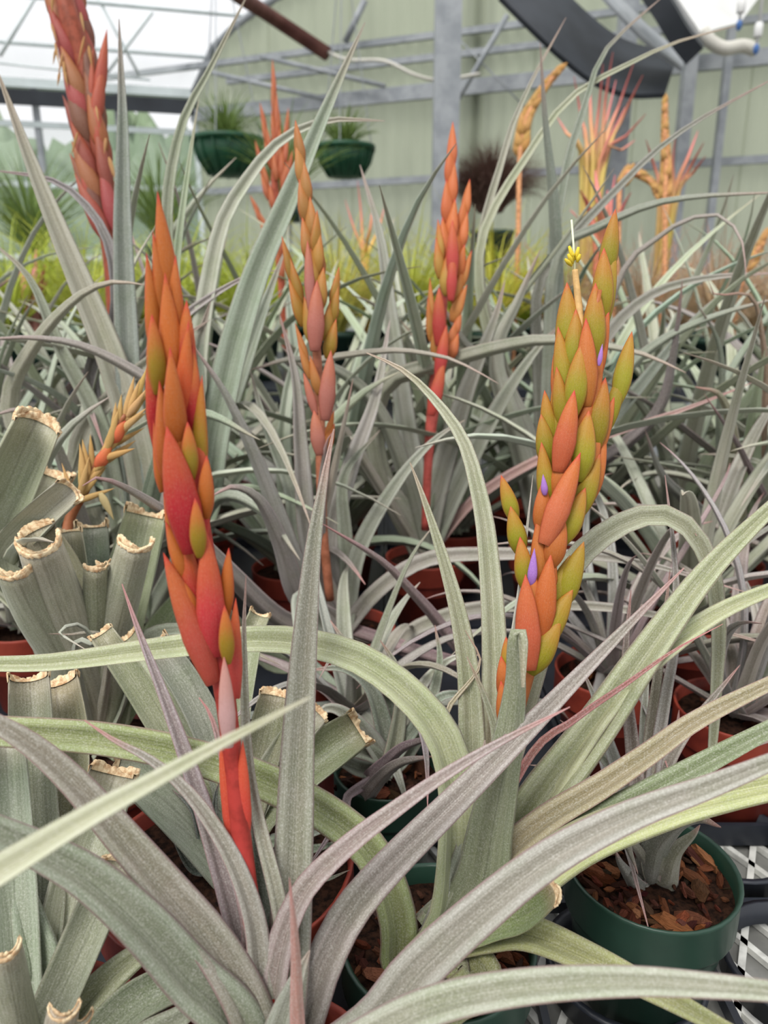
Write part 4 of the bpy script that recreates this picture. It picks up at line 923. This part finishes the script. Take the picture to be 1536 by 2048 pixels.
for i, (px, d) in enumerate(((10, 2.35), (90, 2.9), (170, 2.4), (260, 2.95), (350, 2.4), (430, 2.95), (510, 2.4), (590, 2.9), (670, 2.4), (745, 2.95), (820, 2.45), (900, 2.9), (985, 2.4), (1060, 2.9))):
    clump(px, d, 1.24, 210, .46, .006, (random.randint(186, 206), random.randint(196, 212), random.randint(76, 104)), .0, 'yellow-green grassy plant on the rear bench, %s from the left' % ordn[i], group='grassy plants on the rear bench', zb=1.085, droop=1.3, up0=1.15)
for i, (px, d) in enumerate(((1140, 2.4), (1210, 2.9), (1290, 2.45), (1370, 2.9), (1440, 2.4), (1530, 2.9), (1600, 2.4))):
    clump(px, d, 1.22, 200, .42, .005, (198, 172, 138), .5, 'tan and pinkish fine-leaved plant on the rear bench, %s of its kind' % ordn[i], 'fine_leaved_plant', group='fine-leaved plants on the rear bench', zb=1.085)
tops = {}
def leafy(px, py, d, L, label, n=150):
    global gi; gi += 1
    c = P(px, py, d); t = thing('leafy_plant', label, 'plant', c); V, Fc, UV = blades_mesh(c, n, L, .12, .014, .9, 1.3, seed=gi*3+1)
    o = obj('foliage', V, Fc, M_FIBRE, t, lin((122, 146, 78), 0), uv=UV); o['kind'] = 'stuff'
    MB().tube([c-ZUP*.06, c+ZUP*.03], [.03, .02], 8).make('stem', M_STEM, t, (.1, .14, .06, 1))
leafy(452, 280, 5.1, .34, 'green grassy plant growing out of the left hanging basket'); leafy(688, 295, 5.1, .28, 'green grassy plant growing out of the right hanging basket')
for px, py, L, lab in ((70, 500, .62, 'green grassy tuft at the far left in front of the glass'), (325, 470, .5, 'green grassy tuft in front of the glass near the wall corner'), (575, 385, .5, 'green grassy tuft between the two hanging baskets')):
    leafy(px, py, 4.3, L, lab)
    c = P(px, py, 4.3); st_ = thing('plant_stand', 'slim steel stand under the '+lab[6:], 'stand', (c[0], c[1], 0)); MB().tube([(c[0], c[1], 0), c-ZUP*.06], .02, 8).make('pole', M_STEEL, st_); MB().lathe(c-ZUP*.16, [(.001, 0), (.08, 0), (.11, .10), (.10, .10), (.001, .09)], 16).make('cup', M_GREENPOT, st_, smooth=True)
# dark green baskets
def basket(px, py, d, rpx, label):
    c = P(px, py, d); r = rpx*d/F; t = thing('plant_basket', label, 'basket', c, 'dark green baskets')
    MB().lathe(c, [(.001, -r*.95), (r*.55, -r*.9), (r*.85, -r*.45), (r, 0), (r*.97, 0), (r*.82, -r*.43), (r*.52, -r*.86), (.001, -r*.9)], 28).make('bowl', M_BASKET, t, smooth=True)
    for k in range(14):
        a = 2*math.pi*k/14; MB().tube([c+np.array([math.cos(a)*r*q*1.02, math.sin(a)*r*q*1.02, z*r]) for q, z in ((1, 0), (.86, -.45), (.57, -.9))], r*.03, 5).make('rib', M_BASKET, t, smooth=True)
    MB().lathe(c, [(r*.98, -.01), (r*1.05, -.01), (r*1.05, .02), (r*.98, .02)], 28).make('rim', M_BASKET, t, smooth=True)
    for k in range(3):
        a = 2*math.pi*k/3+.4; MB().tube([c+np.array([math.cos(a)*r, math.sin(a)*r, 0]), c+np.array([0, 0, 1.3])], .004, 5).make('hanger', M_STEEL, t)
basket(455, 283, 5.1, 70, 'dark green hanging basket left of the blurred red spike'); basket(690, 298, 5.1, 58, 'dark green hanging basket right of the blurred red spike')
# brown root-like bush
t = thing('brown_bush', 'round brown tangled bush behind the red spike right of centre', 'bush', P(975, 420, 5.3))
V, Fc, UV = blades_mesh(P(980, 425, 5.3), 2600, .5, .22, .007, 1.6, 1.5, 6, 99)
o = obj('foliage', V, Fc, M_FIBRE, t, lin((122, 94, 84), 0), uv=UV); o['kind'] = 'stuff'
MB().lathe(P(980, 575, 5.3), [(.001, .14), (.12, .14), (.15, .35), (.16, .35), (.16, .38), (.14, .38), (.001, .36)], 20).make('pot', M_GREENPOT, t, smooth=True)
q = P(980, 575, 5.3); MB().tube([(q[0], q[1], 0), q+ZUP*.14], .025, 8).make('stand', M_STEEL, t, smooth=True)

# pink-tipped yellow bromeliads, wheat-like dry spikes on the right
def fan_plant(label, base, tips, d, wpx, col=(204, 176, 108)):
    b = P(base[0], base[1], d); pl = Plant(label, pos=(b[0], b[1], 1.20), pot='green', r=.06, name='pink_tipped_bromeliad', base=1.082)
    for tx, ty in tips:
        sx_ = (tx-base[0])
        pts = spline([pl.c+np.array([random.uniform(-.015, .015), random.uniform(-.015, .015), 0]), P(base[0]+sx_*.18+random.uniform(-8, 8), base[1]+random.uniform(-10, 30), d), P(base[0]+sx_*.62, base[1]+(ty-base[1])*.55, d+random.uniform(-.1, .1)), P(tx, ty, d+random.uniform(-.15, .15))], 14)
        V, Fc, uv, _ = blade_geo(pts, wpx*d/F*(1-.92*np.linspace(0, 1, 14)**2), RIGHT, .8, .004, 5)
        f = np.repeat(np.linspace(0, 1, 14), 8); obj('leaf', V, Fc, M_FIBRE, pl.o, jag(col, 12, .95), uv=np.stack([f*0, f], 1))
    return pl
fan_plant('yellow bromeliad with pink tips standing tallest at the upper right', (1185, 330), [(1226, 104), (1268, 124), (1286, 150), (1206, 128), (1148, 153), (1292, 228), (1180, 165), (1232, 160), (1115, 235), (1250, 215), (1165, 250), (1270, 280)], 2.5, 20)
fan_plant('yellow bromeliad with pink tips at the upper right, right of the upright dry spike', (1335, 400), [(1352, 265), (1396, 262), (1408, 285), (1412, 312), (1292, 280), (1270, 330), (1380, 330)], 2.6, 18)
fan_plant('reddish bromeliad tuft below the tallest pink-tipped one', (1210, 470), [(1160, 380), (1190, 340), (1230, 350), (1262, 385), (1140, 420), (1215, 380)], 2.3, 26, (206, 130, 96))
fan_plant('pink tuft at the far left edge among grassy plants', (60, 640), [(72, 500), (40, 520), (90, 530), (55, 560), (95, 560), (30, 580)], 2.4, 26, (216, 150, 140))
fan_plant('orange-tan tuft right of the slender spike', (735, 520), [(715, 362), (745, 400), (690, 400), (770, 410)], 2.5, 12, (206, 160, 90))
def wheat(label, path, d, wpx, stem_to):
    pts = [P(a, b, d) for a, b in path]; q0 = P(*stem_to, d); base = np.array([q0[0], q0[1], 1.082]); t = thing('dry_spike', label, 'flower spike', base, 'wheat-like dry spikes')
    q = spline([base, q0]+pts, 40); V, Fc = tube_geo(q, 5*d/F, 8); s = obj('stem', V, Fc, M_DRY, t, lin((206, 150, 110)))
    pp = spline([(a, b, 0) for a, b in path], 30); tn = nrm(np.gradient(pp[:, :2], axis=0))
    for i in range(30):
        sgn = 1 if i % 2 else -1; sd_ = np.array([-tn[i][1], tn[i][0]])*sgn; L = wpx*1.25; f = 1-.45*(i/29)
        dv = nrm(tn[i]+sd_*.38*(1-i/29)); L *= 1-.4*i/29; b = pp[i][:2]+sd_*wpx*.08
        bract(s, tuple(b+dv*L), tuple(b), wpx*.62*f, d+random.uniform(-.01, .01), (188, 146, 92), 0, 'slim', table=BRD)
wheat('leaning tan wheat-like dry spike left of the pink-tipped bromeliad', [(1040, 310), (1052, 240), (1085, 180), (1118, 140)], 2.4, 30, (1035, 520))
wheat('upright tan wheat-like dry spike at the right', [(1330, 400), (1332, 330), (1330, 260), (1330, 205)], 2.4, 26, (1328, 560))
wheat('bent tan wheat-like dry spike lying sideways at the right', [(1240, 372), (1262, 345), (1300, 362), (1312, 385)], 2.3, 24, (1235, 520))
wheat('small orange dry spike at the right edge', [(1490, 540), (1510, 510), (1530, 470)], 2.4, 26, (1470, 640))

# trays under the front pots
tray('black plastic pot tray of linked rings at the lower right', .195, .475, 3, 3, .145, .058)
def plate_tray(label, x0, x1, y0, y1):
    t = thing('pot_tray', label, 'tray', ((x0+x1)/2, (y0+y1)/2, .80), 'black pot trays on the bench')
    MB().box(((x0+x1)/2, (y0+y1)/2, .8015), (x1-x0, y1-y0, .003)).make('base', M_TRAY, t)  # solid black base added to the tray to darken gaps between plants
    for a, b in (((x0, y0), (x1, y0)), ((x1, y0), (x1, y1)), ((x1, y1), (x0, y1)), ((x0, y1), (x0, y0))):
        MB().bar((*a, .812), (*b, .812), .005, .024).make('rim', M_TRAY, t)
    return t
k = 0
for y0, y1, xs in ((.13, .62, (-.62, -.34, -.02)), (.64, 1.10, (-.66, -.22, .22, .66)), (1.12, 1.58, (-1.0, -.5, 0, .5, 1.0)), (1.60, 2.06, (-1.3, -.65, 0, .65, 1.3))):
    k += 1
    for j in range(len(xs)-1): plate_tray('flat black tray under pots, %s from the left in the %s tray row' % (ordn[j], ordn[k-1]), xs[j]+.004, xs[j+1]-.004, y0, y1)
